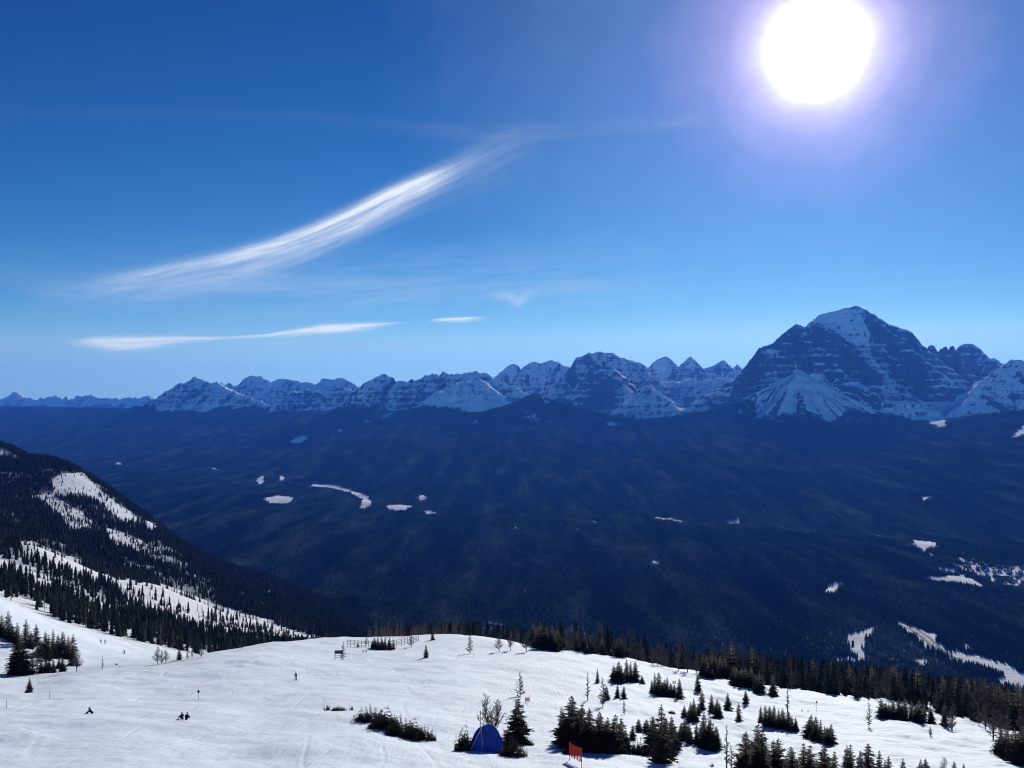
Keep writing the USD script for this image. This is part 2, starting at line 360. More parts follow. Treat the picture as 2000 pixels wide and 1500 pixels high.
# ------------------------------------------------------------------ the lie of the land
# what the photograph shows near by: (pixel x, pixel y, distance ahead in metres)
SEEN = [
    # the piste
    (100, 1500, 98), (500, 1500, 99), (900, 1505, 100), (1200, 1505, 104), (1500, 1515, 108), (1800, 1520, 110), (2050, 1530, 112), (-100, 1500, 98),
    (0, 1440, 117), (300, 1450, 114), (600, 1450, 116), (900, 1470, 114), (1110, 1470, 122), (1310, 1490, 122), (1500, 1440, 165), (1700, 1430, 176), (1900, 1450, 170), (2050, 1480, 160),
    (0, 1392, 140), (200, 1396, 140), (360, 1404, 138), (560, 1412, 135), (700, 1430, 126), (845, 1440, 128), (1000, 1420, 148), (1200, 1400, 175), (1400, 1400, 205), (1600, 1390, 235),
    (0, 1362, 172), (300, 1360, 178), (578, 1328, 205), (900, 1330, 205), (1100, 1340, 215), (1300, 1360, 228),
    (58, 1352, 186), (0, 1332, 200), (150, 1319, 214), (300, 1301, 243), (400, 1282, 274), (500, 1260, 325), (600, 1248, 370), (680, 1244, 392), (860, 1239, 412), (960, 1247, 395), (800, 1262, 325), (661, 1287, 275), (918, 1277, 290),
    (1060, 1266, 352), (1150, 1276, 345), (1250, 1291, 332), (1330, 1308, 322), (1420, 1323, 312), (1520, 1345, 304), (1620, 1361, 298), (1720, 1372, 288), (1860, 1406, 255), (1950, 1432, 225), (2050, 1455, 205),
    # beyond its edge
    (880, 1258, 470), (700, 1262, 460), (1000, 1272, 470), (960, 1253, 700), (700, 1270, 650), (1150, 1300, 460), (1300, 1322, 430), (1450, 1335, 430), (1600, 1350, 430), (1800, 1364, 440), (2000, 1404, 420), (1800, 1378, 620), (2000, 1412, 620), (1600, 1345, 620), (1300, 1330, 650),
    # the bowl and the runs on the left
    (0, 1322, 250), (100, 1312, 262), (230, 1298, 290), (330, 1290, 320), (420, 1286, 380),
    (0, 1250, 305), (100, 1268, 318), (180, 1280, 335), (280, 1280, 385), (-150, 1240, 290), (-150, 1330, 190),
    (0, 1178, 362), (60, 1201, 372), (150, 1229, 392), (220, 1250, 412), (300, 1264, 442), (400, 1284, 470), (-150, 1140, 350),
    (0, 1185, 470), (100, 1222, 500), (220, 1250, 540), (320, 1268, 580), (420, 1285, 620),
    (0, 1150, 620), (100, 1180, 640), (250, 1225, 680), (380, 1255, 740), (500, 1268, 800),
    (0, 1110, 780), (100, 1145, 800), (200, 1172, 860), (300, 1196, 910), (400, 1225, 980), (520, 1245, 1080), (600, 1258, 1150),
    (60, 1062, 1000), (0, 1080, 960), (160, 1102, 1060), (310, 1141, 1150), (400, 1178, 1210), (520, 1216, 1290), (650, 1243, 1350), (-150, 1040, 900),
    (60, 1075, 1150), (160, 1115, 1200), (310, 1155, 1300), (400, 1190, 1380),
    (30, 1030, 1500), (150, 1060, 1550), (280, 1095, 1600), (380, 1125, 1650), (480, 1160, 1750),
    (20, 960, 2000), (110, 985, 1950), (200, 1010, 1950), (290, 1045, 2000), (370, 1080, 2080), (440, 1120, 2150),
    (0, 899, 2480), (45, 897, 2500), (100, 898, 2500), (150, 915, 2450), (200, 946, 2380), (240, 976, 2330), (290, 1011, 2300), (340, 1050, 2320), (-150, 880, 2450),
    (520, 1128, 2500), (600, 1180, 2050), (700, 1222, 2200), (800, 1245, 2300),
    (0, 905, 2650), (100, 915, 2700), (0, 872, 2950), (40, 894, 2950), (-150, 800, 3000),
]
NEAR = np.array([pt(a, b, y) for a, b, y in SEEN])
# tables along the bearing for the far side of the valley: foot of the slope and its treeline
T_PX = np.array([-400, 0, 200, 500, 700, 1000, 1200, 1450, 1700, 2000, 2400.])
FOOT = np.array([(905, 14000), (900, 12500), (903, 11300), (930, 9200), (960, 7900), (990, 6400), (1005, 5900), (1020, 5500), (1040, 5100), (1060, 4800), (1080, 4400.)])
TREE = np.array([(790, 23000), (797, 21000), (800, 18500), (815, 15500), (812, 13300), (806, 11600), (834, 11200), (814, 10600), (836, 9900), (805, 9300), (800, 9000.)])
ZT = pt(T_PX, TREE[:, 0], TREE[:, 1])[:, 2]


def far_z(x, y):
    px = 1000 + F * x / y
    yf, yt, zt = (np.interp(px, T_PX, a) for a in (FOOT[:, 1], TREE[:, 1], ZT))
    t = (y - yf) / (yt - yf)
    h = np.where(t < 1, np.clip(t, 0, 1) ** 1.2, 1.0)
    z = 50 + (zt - 50) * h - np.clip(y - yt - 150, 0, 900) * 0.22 * sstep(px, 280, 420)
    s, a = (x + y) / math.sqrt(2), (y - x) / math.sqrt(2)
    roll = (fbm2(s, a / 3.2, 560, 4, 3) - 0.5) * 120 * sstep(y, 1800, 3200) * (1 - 0.6 * sstep(t, 0.0, 0.2))
    side = (fbm2(s / 2.2, a, 900, 4, 5) - 0.5) * 130 * sstep(t, 0.05, 0.5) * (1 - 0.5 * sstep(t, 0.85, 1.05))
    return z + roll + side


def valley_side(x, y):
    """The mountainside below the runs down to the valley floor."""
    s = (x + y) / math.sqrt(2)
    return np.interp(s, [0.28e3, 0.9e3, 1.5e3, 2.0e3, 2.4e3], [590, 330, 150, 70, 50])


extra = []
for u in np.linspace(-0.62, 0.62, 14):
    for Y in (1000, 1500, 2100, 2800, 3400):
        if (u < 0.0 and Y < 1450) or (u < -0.2 and Y < 2200) or (u < -0.27 and Y < 3300) or (u < -0.03 and Y < 2900):
            continue
        extra.append((u * Y, Y, valley_side(np.array(u * Y), np.array(Y)) if Y < 3000 else 50.0))
    for Y in (1.5, 20, 50, 75):
        extra.append((u * Y, Y, CZ - 1.7 - Y * np.interp(Y, [0, 30, 75], [0.30, 0.37, 0.374])))
NEAR = np.vstack([NEAR, np.array(extra, float)])
KV = 0.30
rbf = RBFInterpolator(np.stack([NEAR[:, 0] / NEAR[:, 1], KV * np.log(NEAR[:, 1])], -1), (NEAR[:, 2] - CZ) / NEAR[:, 1], kernel='thin_plate_spline', smoothing=2e-4)
GU, GV = np.linspace(-0.75, 0.75, 200), np.linspace(math.log(1.2), math.log(4200), 420)
G = rbf(np.stack([np.repeat(GU, len(GV)), KV * np.tile(GV, len(GU))], -1)).reshape(len(GU), len(GV))


def near_z(x, y):
    x, y = np.broadcast_arrays(np.atleast_1d(np.asarray(x, float)), np.atleast_1d(np.asarray(y, float)))
    u, v = x / y, np.log(np.maximum(y, 1.2))
    return CZ + y * map_coordinates(G, [(u - GU[0]) / (GU[1] - GU[0]), (v - GV[0]) / (GV[1] - GV[0])], order=3, mode='nearest')


def land_z(x, y):
    x, y = np.asarray(x, float), np.asarray(y, float)
    w = sstep(y, 2900, 3700)
    z = near_z(x, np.minimum(y, 4100)) * (1 - w) + far_z(x, np.maximum(y, 1500)) * w
    return z + (fbm2(x, y, 160, 3, 9) - 0.5) * 16 * sstep(y, 700, 1500) * (1 - sstep(y, 3000, 3600))


def slope_relief(x, y):
    """Hummocks, drifts and skied bumps of the piste, fading out where nobody would see them."""
    u = x / np.maximum(y, 1)
    fade = 1 - sstep(y, 420, 620)
    big = (fbm2(x, y, 26, 4, 21) - 0.5) * 2.6 + (fbm2(x, y, 8, 3, 23) - 0.5) * 0.55
    mog = (fbm2(x, y, 5.2, 3, 31) - 0.5) * 1.5 * sstep(u, 0.03, 0.17) * sstep(y, 100, 130)
    fine = (fbm2(x, y, 3.4, 4, 41) - 0.5) * 0.36 * (0.35 + 1.3 * fbm2(x, y, 30, 2, 45)) + (fbm2(x * 1.1 + y * 0.35, y * 0.22 - x * .08, 2.2, 3, 43) - 0.5) * 0.05
    return (big + mog + fine) * fade


def ground_z(x, y):
    return land_z(x, y) + slope_relief(np.asarray(x, float), np.asarray(y, float))


STEPS = np.exp(np.linspace(math.log(60), math.log(26000), 2600))


def hit(px, py, ymin=60.0):
    """Where the ray through a pixel of the photograph first meets the ground."""
    d = ray(px, py)
    Y = STEPS[STEPS >= ymin]
    x, z = d[0] / d[1] * Y, CZ + d[2] / d[1] * Y
    g = ground_z(x, Y)
    below = np.nonzero(z <= g)[0]
    k = below[0] if len(below) else int(np.argmin(z - g))
    if k and len(below):
        a = (z[k - 1] - g[k - 1]) / max(1e-9, (z[k - 1] - g[k - 1]) - (z[k] - g[k]))
        yy = Y[k - 1] + a * (Y[k] - Y[k - 1])
    else:
        yy = Y[k]
    xx = d[0] / d[1] * yy
    return np.array([xx, yy, ground_z(xx, yy)[0]])


def world_poly(pts, ymin):
    return shapely.Polygon([hit(a, b, ymin)[:2] for a, b in pts]).buffer(0)


def grid_mesh(u, Y, zf, mask=None):
    U, YY = np.meshgrid(u, Y, indexing='ij')
    X = U * YY
    Z = zf(X, YY)
    i = np.arange(len(u) * len(Y)).reshape(len(u), len(Y))
    q = np.stack([i[:-1, :-1], i[1:, :-1], i[1:, 1:], i[:-1, 1:]], -1).reshape(-1, 4)
    v = np.stack([X, YY, Z], -1).reshape(-1, 3)
    return v, np.vstack([q[:, [0, 1, 2]], q[:, [0, 2, 3]]])


def normals_of(v, f):
    n = np.zeros_like(v)
    c = np.cross(v[f[:, 1]] - v[f[:, 0]], v[f[:, 2]] - v[f[:, 0]])
    for k in range(3):
        np.add.at(n, f[:, k], c)
    return n / np.maximum(np.linalg.norm(n, axis=1, keepdims=True), 1e-9)


def compact(v, f, *attrs):
    used = np.unique(f)
    back = np.zeros(len(v), int)
    back[used] = np.arange(len(used))
    return (v[used], back[f]) + tuple(a[used] for a in attrs)


def land(name, v, f, n, material, cover=None, **tags):
    path = '/World/' + numbered(name)
    m = UsdGeom.Mesh.Define(stage, path)
    m.CreatePointsAttr(Vt.Vec3fArray.FromNumpy(v.astype(np.float32)))
    m.CreateFaceVertexCountsAttr(Vt.IntArray.FromNumpy(np.full(len(f), 3, np.int32)))
    m.CreateFaceVertexIndicesAttr(Vt.IntArray.FromNumpy(f.astype(np.int32).ravel()))
    m.CreateSubdivisionSchemeAttr('none')
    m.CreateNormalsAttr(Vt.Vec3fArray.FromNumpy(n.astype(np.float32)))
    m.SetNormalsInterpolation('vertex')
    if cover is not None:
        UsdGeom.PrimvarsAPI(m).CreatePrimvar('cover', Sdf.ValueTypeNames.Float3Array, 'vertex').Set(Vt.Vec3fArray.FromNumpy(cover.astype(np.float32)))
    UsdShade.MaterialBindingAPI.Apply(m.GetPrim()).Bind(UsdShade.Material.Get(stage, f'/World/Looks/{material}'))
    tag(m, kind='structure', **tags)
    return m


# clearings in the forest, as the photograph shows them
CLEAR_FAR = [
    [(520, 972), (545, 968), (572, 970), (575, 977), (560, 984), (522, 981)],
    [(500, 938), (508, 930), (517, 930), (517, 940), (507, 947)], [(542, 926), (558, 928), (557, 937), (546, 938)],
    [(608, 946), (640, 944), (665, 948), (690, 957), (712, 964), (728, 975), (732, 985), (722, 991), (712, 995), (701, 991), (708, 980), (700, 971), (680, 964), (640, 954), (610, 953)],
    [(560, 939), (608, 947), (608, 949), (560, 942)],
    [(750, 989), (785, 985), (808, 991), (790, 997), (755, 995)], [(815, 998), (845, 996), (858, 1001), (840, 1004)], [(812, 972), (832, 967), (838, 973), (825, 976)],
    [(1276, 1097), (1284, 1094), (1286, 1102), (1278, 1102)], [(1005, 1029), (1011, 1029), (1011, 1036), (1005, 1036)], [(1157, 1017), (1170, 1018), (1170, 1022), (1157, 1021)],
    [(1277, 1009), (1320, 1014), (1345, 1018), (1345, 1021), (1315, 1018), (1277, 1012)], [(1418, 1014), (1448, 1016), (1455, 1020), (1440, 1023), (1420, 1020)],
    [(1612, 1152), (1620, 1141), (1642, 1137), (1638, 1150), (1630, 1161), (1613, 1158)],
    [(1659, 1244), (1672, 1236), (1686, 1236), (1682, 1250), (1689, 1272), (1689, 1284), (1676, 1285), (1666, 1262)],
    [(1755, 1213), (1785, 1224), (1818, 1238), (1838, 1262), (1846, 1280), (1830, 1270), (1812, 1264), (1798, 1252), (1786, 1240), (1755, 1224)],
    [(1846, 1270), (1885, 1277), (1930, 1287), (1975, 1302), (2000, 1317), (2080, 1345), (2080, 1364), (2000, 1334), (1965, 1318), (1920, 1302), (1880, 1296)],
    [(1782, 1288), (1806, 1288), (1809, 1306), (1794, 1303)], [(1884, 1251), (1894, 1258), (1891, 1270), (1886, 1262)], [(1952, 1326), (1990, 1316), (2050, 1320), (2050, 1347), (1985, 1342), (1958, 1334)],
    [(1774, 1053), (1792, 1055), (1815, 1057), (1834, 1061), (1833, 1068), (1812, 1069), (1810, 1076), (1840, 1086), (1825, 1088), (1806, 1077), (1788, 1066)],
    [(1805, 1131), (1850, 1124), (1875, 1122), (1902, 1134), (1930, 1148), (1900, 1145), (1870, 1141), (1840, 1138)], [(1838, 1107), (1868, 1111), (1862, 1118), (1837, 1114)],
    [(1968, 859), (1985, 843), (2000, 826), (2012, 822), (2012, 846), (1985, 855)], [(1798, 969), (1816, 970), (1816, 976), (1800, 976)],
    [(1686, 1235), (1700, 1227), (1712, 1221), (1715, 1225), (1700, 1234), (1688, 1242)], [(1640, 1287), (1665, 1283), (1680, 1283), (1680, 1290), (1660, 1291), (1640, 1292)], [(1695, 1041), (1732, 1046), (1732, 1050), (1695, 1045)],
    [(1040, 806), (1062, 803), (1075, 812), (1050, 816)], [(1083, 813), (1098, 815), (1096, 823), (1085, 820)],
    [(110, 883), (120, 888), (112, 893)], [(222, 900), (242, 903), (240, 909), (225, 907)], [(410, 913), (450, 916), (450, 918), (410, 916)], [(1180, 880), (1180, 880.5), (1181, 880)],
]
VILLAGE = [(1834, 1082), (1875, 1088), (1910, 1096), (1960, 1108), (2060, 1106), (2060, 1152), (1990, 1152), (1940, 1139), (1900, 1122), (1868, 1110), (1850, 1105), (1880, 1102)]
for i_, p_ in enumerate(CLEAR_FAR):
    m_ = np.mean([q[1] for q in p_])
    if 860 < m_ < 1130:
        CLEAR_FAR[i_] = [(a, b + (3.0 if b > m_ else 0.0)) for a, b in p_]
clear_far = shapely.union_all([world_poly(p, 1900.0).buffer(8 if np.mean([q[1] for q in p]) > 1120 else 4) for p in CLEAR_FAR])
village_area = world_poly(VILLAGE, 1900.0)
shapely.prepare(clear_far)
shapely.prepare(village_area)

# the ski slope: one sheet, fine where it is seen
uf = np.linspace(-0.64, 0.64, 620)
yf = np.concatenate([np.exp(np.linspace(math.log(1.5), math.log(84), 46))[:-1], np.exp(np.linspace(math.log(84), math.log(560), 500))])
v, f = grid_mesh(uf, yf, ground_z)
nn = normals_of(v, f)
land('snow_slope', v, f, nn, 'snow', label='wide sunlit ski piste falling away from the camera')

# left hillside and the side of the valley under the runs
SNOW_LEFT = [  # open snow: polygon, density of trees on it
    ([(-60, 1150), (0, 1165), (60, 1190), (130, 1216), (230, 1243), (300, 1258), (410, 1283), (330, 1300), (240, 1298), (170, 1296), (152, 1262), (120, 1232), (60, 1215), (0, 1205), (-60, 1195)], 0.0),
    ([(-60, 1215), (0, 1232), (40, 1258), (60, 1290), (0, 1270), (-60, 1270)], 0.12), ([(-60, 1296), (0, 1300), (20, 1310), (0, 1330), (-60, 1330)], 0.03),
    ([(38, 1066), (60, 1056), (85, 1066), (160, 1096), (162, 1118), (120, 1120), (100, 1105), (70, 1085), (45, 1100)], 0.06),
    ([(160, 1112), (215, 1128), (232, 1150), (190, 1138), (140, 1130)], 0.35), ([(-20, 1072), (20, 1098), (60, 1108), (20, 1120), (-20, 1125)], 0.05),
    ([(310, 1138), (370, 1160), (450, 1190), (530, 1212), (600, 1224), (668, 1240), (650, 1256), (560, 1242), (470, 1212), (400, 1196), (340, 1172), (312, 1155)], 0.08),
    ([(140, 1158), (185, 1168), (225, 1190), (262, 1212), (240, 1212), (190, 1190), (150, 1180)], 0.18), ([(40, 1135), (90, 1145), (130, 1160), (90, 1165), (45, 1150)], 0.25),
    ([(230, 1150), (330, 1180), (420, 1215), (500, 1236), (440, 1240), (330, 1212), (240, 1178)], 0.24),
    ([(100, 938), (120, 925), (165, 923), (185, 948), (230, 985), (268, 1010), (268, 1022), (240, 1020), (205, 990), (170, 972), (130, 970), (105, 968)], 0.20),
    ([(135, 935), (160, 945), (190, 965), (205, 985), (180, 975), (150, 955)], 0.03),
    ([(60, 968), (100, 966), (155, 998), (190, 1030), (150, 1040), (105, 1002)], 0.26), ([(205, 1030), (250, 1043), (300, 1070), (325, 1082), (280, 1078), (215, 1062)], 0.2),
    ([(-20, 868), (10, 878), (42, 895), (30, 902), (-20, 890)], 0.25), ([(283, 1018), (305, 1020), (308, 1038), (288, 1038)], 0.25), ([(356, 1022), (388, 1038), (384, 1056), (360, 1038)], 0.15), ([(330, 1105), (380, 1122), (420, 1140), (370, 1128)], 0.3),
    ([(430, 1205), (540, 1225), (665, 1248), (640, 1264), (520, 1258), (430, 1240)], 0.2),
    ([(280, 1258), (330, 1266), (420, 1285), (400, 1292), (300, 1275)], 0.22),
]


def left_density(p):
    px, py = project(p)
    d = np.where((p[:, 1] < 1350) & (py > 1000), 0.55, 0.86)
    for poly, k in SNOW_LEFT:
        inside = shapely.contains_xy(shapely.Polygon(poly), px, py)
        d = np.where(inside, np.minimum(d, k), d)
    return d


uv_ = np.linspace(-0.66, 0.66, 520)
yv = np.concatenate([np.exp(np.linspace(math.log(300), math.log(3600), 260))[:-1], np.exp(np.linspace(math.log(3600), math.log(9400), 180))])
v, f = grid_mesh(uv_, yv, lambda x, y: ground_z(x, y) - 1.2 * (1 - sstep(y, 440, 560)) * sstep(x / y, -0.35, -0.05) - 2.5 * (1 - sstep(y, 440, 560)) * (1 - sstep(y, 300, 330)) - 0.05)
nn = normals_of(v, f)
dens = np.where((v[:, 0] / v[:, 1] < 0.02) & (v[:, 1] < 3200), left_density(v), 1.0)
open_far = shapely.contains_xy(clear_far, v[:, 0], v[:, 1]) & (v[:, 1] > 1900)
forest = np.where(open_far, 0.0, sstep(dens, 0.6, 0.95))
forest = np.where(v[:, 1] < 620, np.minimum(forest, 0.15), forest)
forest = np.where(shapely.contains_xy(village_area, v[:, 0], v[:, 1]) & (v[:, 1] > 2500), 0.3, forest)
land('valley', v, f, nn, 'valley_ground', np.stack([np.ones(len(v)), forest, 0 * forest], -1), label='forested valley and mountainside with snowy clearings')

# ------------------------------------------------------------------ mountains: ridges with their spurs, read off the skyline
RIDGES = [  # group, rockiness, spur spacing, half width steepness, [(px, py, Y km) ...]
    ('far', 0.6, 900, 0.75, [(-160, 785, 29), (-60, 788, 29), (0, 778, 29), (20, 768, 29), (28, 762, 29), (38, 765, 29), (50, 775, 29), (70, 778, 28.8), (90, 774, 29), (105, 771, 29), (120, 776, 28.7), (140, 775, 28.8), (160, 772, 29), (175, 769, 29), (190, 775, 28.6), (215, 779, 28.6), (235, 777, 28.6), (250, 773, 28.5), (265, 776, 28.3), (280, 774, 28.2), (292, 772, 28), (310, 785, 28), (330, 795, 28)]),
    ('west', 0.80, 420, 0.62, [(270, 800, 17), (285, 790, 17.2), (300, 781, 17.4), (330, 760, 17.5), (350, 748, 17.6), (362, 746, 17.6), (370, 740, 17.6), (382, 735, 17.6), (395, 742, 17.5), (410, 747, 17.4), (425, 748, 17.3), (440, 757, 17), (470, 770, 16.6), (500, 779, 16.2), (530, 792, 15.8)]),
    ('west', 0.62, 500, 0.7, [(420, 752, 21.5), (433, 742, 21.5), (440, 748, 21.5), (465, 752, 21.4), (475, 742, 21.4), (490, 734, 21.4), (500, 733, 21.4), (515, 738, 21.2), (525, 745, 21), (545, 742, 21), (560, 741, 21), (575, 744, 21), (600, 745, 21), (615, 748, 21), (630, 742, 21), (650, 738, 21), (665, 737, 21), (680, 742, 21), (692, 750, 21), (720, 765, 21)]),
    ('west', 0.78, 360, 0.75, [(535, 795, 15.2), (555, 775, 15.6), (570, 765, 15.8), (590, 760, 16), (600, 759, 16), (607, 766, 16), (613, 761, 16), (622, 764, 15.9), (640, 771, 15.8), (650, 760, 15.8), (660, 752, 15.8), (675, 756, 15.6), (690, 763, 15.4)]),
    ('chain', 0.60, 300, 0.85, [(680, 775, 14.4), (690, 762, 14.4), (705, 752, 14.4), (712, 745, 14.4), (730, 738, 14.4), (745, 729, 14.4), (760, 735, 14.4), (775, 744, 14.4), (785, 741, 14.3), (795, 744, 14.3), (805, 742, 14.3), (825, 738, 14.2), (835, 732, 14.2), (845, 729, 14.2), (855, 733, 14.1), (866, 726, 14.1), (880, 730, 14), (900, 727, 13.9), (918, 724, 13.8), (935, 727, 13.6), (950, 732, 13.4), (970, 741, 13.1), (990, 750, 12.8), (1010, 757, 12.5), (1040, 770, 12.1), (1060, 780, 11.9)]),
    ('chain', 0.05, 9999, 0.45, [(935, 738, 13.2), (960, 758, 12.6), (985, 775, 12.2), (1005, 792, 11.9)]),
    ('foothill', 0.0, 9999, 0.33, [(960, 802, 11.0), (1000, 790, 11.2), (1040, 773, 11.3), (1060, 777, 11.3), (1100, 790, 11.2), (1150, 803, 11.1), (1190, 815, 11.0), (1240, 823, 10.9)]),
    ('foothill', 0.0, 9999, 0.30, [(1240, 826, 10.6), (1290, 818, 10.7), (1340, 812, 10.8), (1390, 804, 10.9), (1430, 793, 11.0), (1458, 782, 11.1), (1480, 792, 11.1)]),
    ('foothill', 0.0, 9999, 0.30, [(640, 812, 12.6), (700, 803, 12.8), (760, 806, 12.8), (830, 796, 12.9), (870, 806, 12.7), (930, 812, 12.4)]),
    ('foothill', 0.0, 9999, 0.28, [(290, 806, 16.2), (400, 812, 15.6), (470, 803, 15.3), (500, 806, 15.0), (560, 812, 14.6)]),
    ('central', 0.34, 450, 0.95, [(955, 745, 17), (965, 735, 17), (975, 727, 17), (985, 720, 17), (1000, 711, 17), (1010, 712, 17), (1018, 720, 17), (1030, 712, 17), (1040, 706, 17), (1050, 704, 17), (1060, 706, 17), (1070, 702, 17), (1080, 702, 17), (1090, 705, 17), (1098, 712, 17), (1110, 715, 16.8), (1120, 719, 16.5)]),
    ('central', 0.42, 420, 1.05, [(1085, 745, 14.8), (1105, 722, 15), (1125, 700, 15), (1140, 690, 15.1), (1155, 687, 15.1), (1175, 688, 15.1), (1195, 691, 15.1), (1205, 695, 15.1), (1215, 702, 15.1), (1222, 700, 15.1), (1230, 706, 15.1), (1245, 704, 15.2), (1255, 710, 15.2), (1265, 720, 15.3), (1290, 745, 15.2)]),
    ('central', 0.62, 400, 1.0, [(1125, 755, 13.6), (1145, 730, 13.8), (1160, 712, 13.9), (1180, 702, 14), (1195, 715, 13.9), (1205, 730, 13.7), (1225, 755, 13.4)]),
    ('central', 0.38, 420, 1.0, [(1255, 722, 18), (1268, 716, 18), (1280, 706, 18), (1293, 698, 18), (1300, 697, 18), (1315, 706, 18), (1325, 715, 18), (1335, 708, 18), (1345, 700, 18), (1350, 699, 18), (1360, 706, 18), (1375, 719, 18), (1385, 718, 18), (1395, 712, 18), (1405, 707, 18), (1415, 703, 18), (1425, 712, 18), (1432, 718, 18), (1440, 713, 18), (1460, 725, 18)]),
    ('central', 0.38, 500, 0.8, [(1270, 748, 15.5), (1330, 742, 15.5), (1400, 740, 15), (1450, 742, 14.5)]),
    ('central', 0.5, 420, 0.85, [(1195, 805, 12.0), (1215, 792, 12.2), (1240, 774, 12.5), (1265, 752, 12.8), (1277, 758, 12.7), (1300, 776, 12.4), (1322, 796, 12.0)]),
    ('central', 0.58, 400, 0.7, [(1320, 815, 11.4), (1345, 795, 11.6), (1375, 776, 11.8), (1400, 764, 11.9), (1415, 764, 11.9), (1432, 772, 11.8), (1450, 785, 11.5)]),
    ('big', 0.80, 420, 1.15, [(1425, 765, 11.6), (1440, 745, 11.7), (1460, 716, 11.8), (1475, 692, 11.9), (1482, 678, 12.0), (1510, 668, 12.05), (1530, 650, 12.1), (1545, 637, 12.1), (1555, 634, 12.1), (1575, 638, 12.1), (1580, 634, 12.1), (1586, 626, 12.1)]),
    ('big', 0.70, 800, 1.05, [(1586, 626, 12.1), (1592, 621, 12.4), (1600, 614, 12.6), (1625, 607, 12.8), (1650, 602, 12.9), (1662, 598, 13), (1671, 596, 13), (1690, 603, 13), (1720, 622, 12.95), (1750, 636, 12.9), (1780, 648, 12.8), (1792, 662, 12.75), (1800, 675, 12.7), (1812, 684, 12.7), (1840, 705, 12.8)]),
    ('big', 0.95, 420, 1.15, [(1586, 626, 12.1), (1604, 634, 11.95), (1625, 648, 11.85), (1650, 672, 11.75), (1690, 702, 11.55), (1720, 732, 11.35), (1745, 762, 11.2)]),
    ('big', 0.80, 350, 1.1, [(1675, 600, 12.95), (1690, 632, 12.7), (1702, 662, 12.5), (1716, 690, 12.25), (1732, 716, 12.0), (1752, 748, 11.7)]),
    ('big', 0.85, 350, 1.1, [(1790, 660, 12.75), (1806, 698, 12.4), (1826, 728, 12.15), (1850, 760, 11.85), (1866, 785, 11.6)]),
    ('big', 0.85, 350, 1.1, [(1745, 634, 12.9), (1760, 680, 12.5), (1775, 715, 12.2), (1790, 745, 11.9), (1800, 772, 11.7)]),
    ('big', 0.9, 400, 1.05, [(1550, 636, 12.1), (1545, 670, 11.85), (1552, 700, 11.6), (1556, 726, 11.3)]),
    ('big', 0.15, 9999, 0.60, [(1556, 727, 11.3), (1545, 745, 11.0), (1525, 775, 10.7), (1500, 800, 10.4), (1470, 832, 10.1)]),
    ('big', 0.15, 9999, 0.60, [(1556, 727, 11.3), (1562, 750, 11.0), (1568, 780, 10.6), (1570, 810, 10.3)]),
    ('big', 0.15, 9999, 0.60, [(1556, 727, 11.3), (1600, 746, 11.1), (1640, 766, 10.9), (1680, 785, 10.7), (1710, 805, 10.5)]),
    ('big', 0.9, 400, 1.3, [(1808, 688, 13.2), (1812, 683, 13.2), (1814, 673, 13.2), (1818, 671, 13.2), (1824, 672, 13.2), (1830, 683, 13.2), (1835, 684, 13.2), (1837, 677, 13.2), (1848, 673, 13.2), (1852, 682, 13.2), (1855, 683, 13.2), (1857, 675, 13.2), (1862, 676, 13.2), (1867, 690, 13.2), (1880, 715, 13)]),
    ('east', 0.7, 450, 0.9, [(1850, 705, 14.6), (1865, 690, 14.6), (1875, 673, 14.6), (1890, 670, 14.6), (1900, 673, 14.6), (1925, 692, 14.4), (1945, 705, 14.2), (1960, 714, 14.0), (1990, 735, 14)]),
    ('east', 0.38, 450, 0.75, [(1880, 790, 11.0), (1900, 765, 11.4), (1920, 741, 11.6), (1950, 718, 11.8), (1975, 704, 11.9), (2000, 702, 11.9), (2060, 690, 12), (2150, 700, 12), (2250, 740, 12)]),
]
um = np.linspace(-0.60, 0.60, 1060)
ym = np.concatenate([np.exp(np.linspace(math.log(9300), math.log(14800), 300))[:-1], np.exp(np.linspace(math.log(14800), math.log(22500), 170))[:-1], np.linspace(22500, 31500, 60)])
v, f = grid_mesh(um, ym, lambda x, y: ground_z(x, y))
base = v[:, 2].copy()
X, Yc = v[:, 0], v[:, 1]
wx = X + (fbm2(X, Yc, 420, 3, 51) - 0.5) * 240
wy = Yc + (fbm2(X, Yc, 420, 3, 52) - 0.5) * 240
top = base.copy()
rock = np.full(len(v), 0.3)
dist = np.full(len(v), 1e9)
owner = np.zeros(len(v), int)
groups = ['base', 'far', 'west', 'chain', 'foothill', 'central', 'big', 'east']
rr = np.random.default_rng(5)


def dense(points, step, jag, seed):
    """A polyline cut into short steps, its crest a little jagged."""
    p = np.asarray(points, float)
    seg = np.linalg.norm(np.diff(p[:, :2], axis=0), axis=1)
    s = np.concatenate([[0], np.cumsum(seg)])
    t = np.arange(0, s[-1], step)
    q = np.stack([np.interp(t, s, p[:, k]) for k in range(3)], -1)
    ends = np.minimum(1, np.minimum(t, s[-1] - t) / 120)
    q[:, 2] += (fbm2(t, 0 * t, 110, 5, seed) - 0.5) * 2 * jag * ends
    return q


def fall(d, k):
    """Cliff first, scree below."""
    d1 = 420.0
    return np.where(d < d1, k * d, k * d1 + (d - d1) * (0.34 + 0.30 * k))


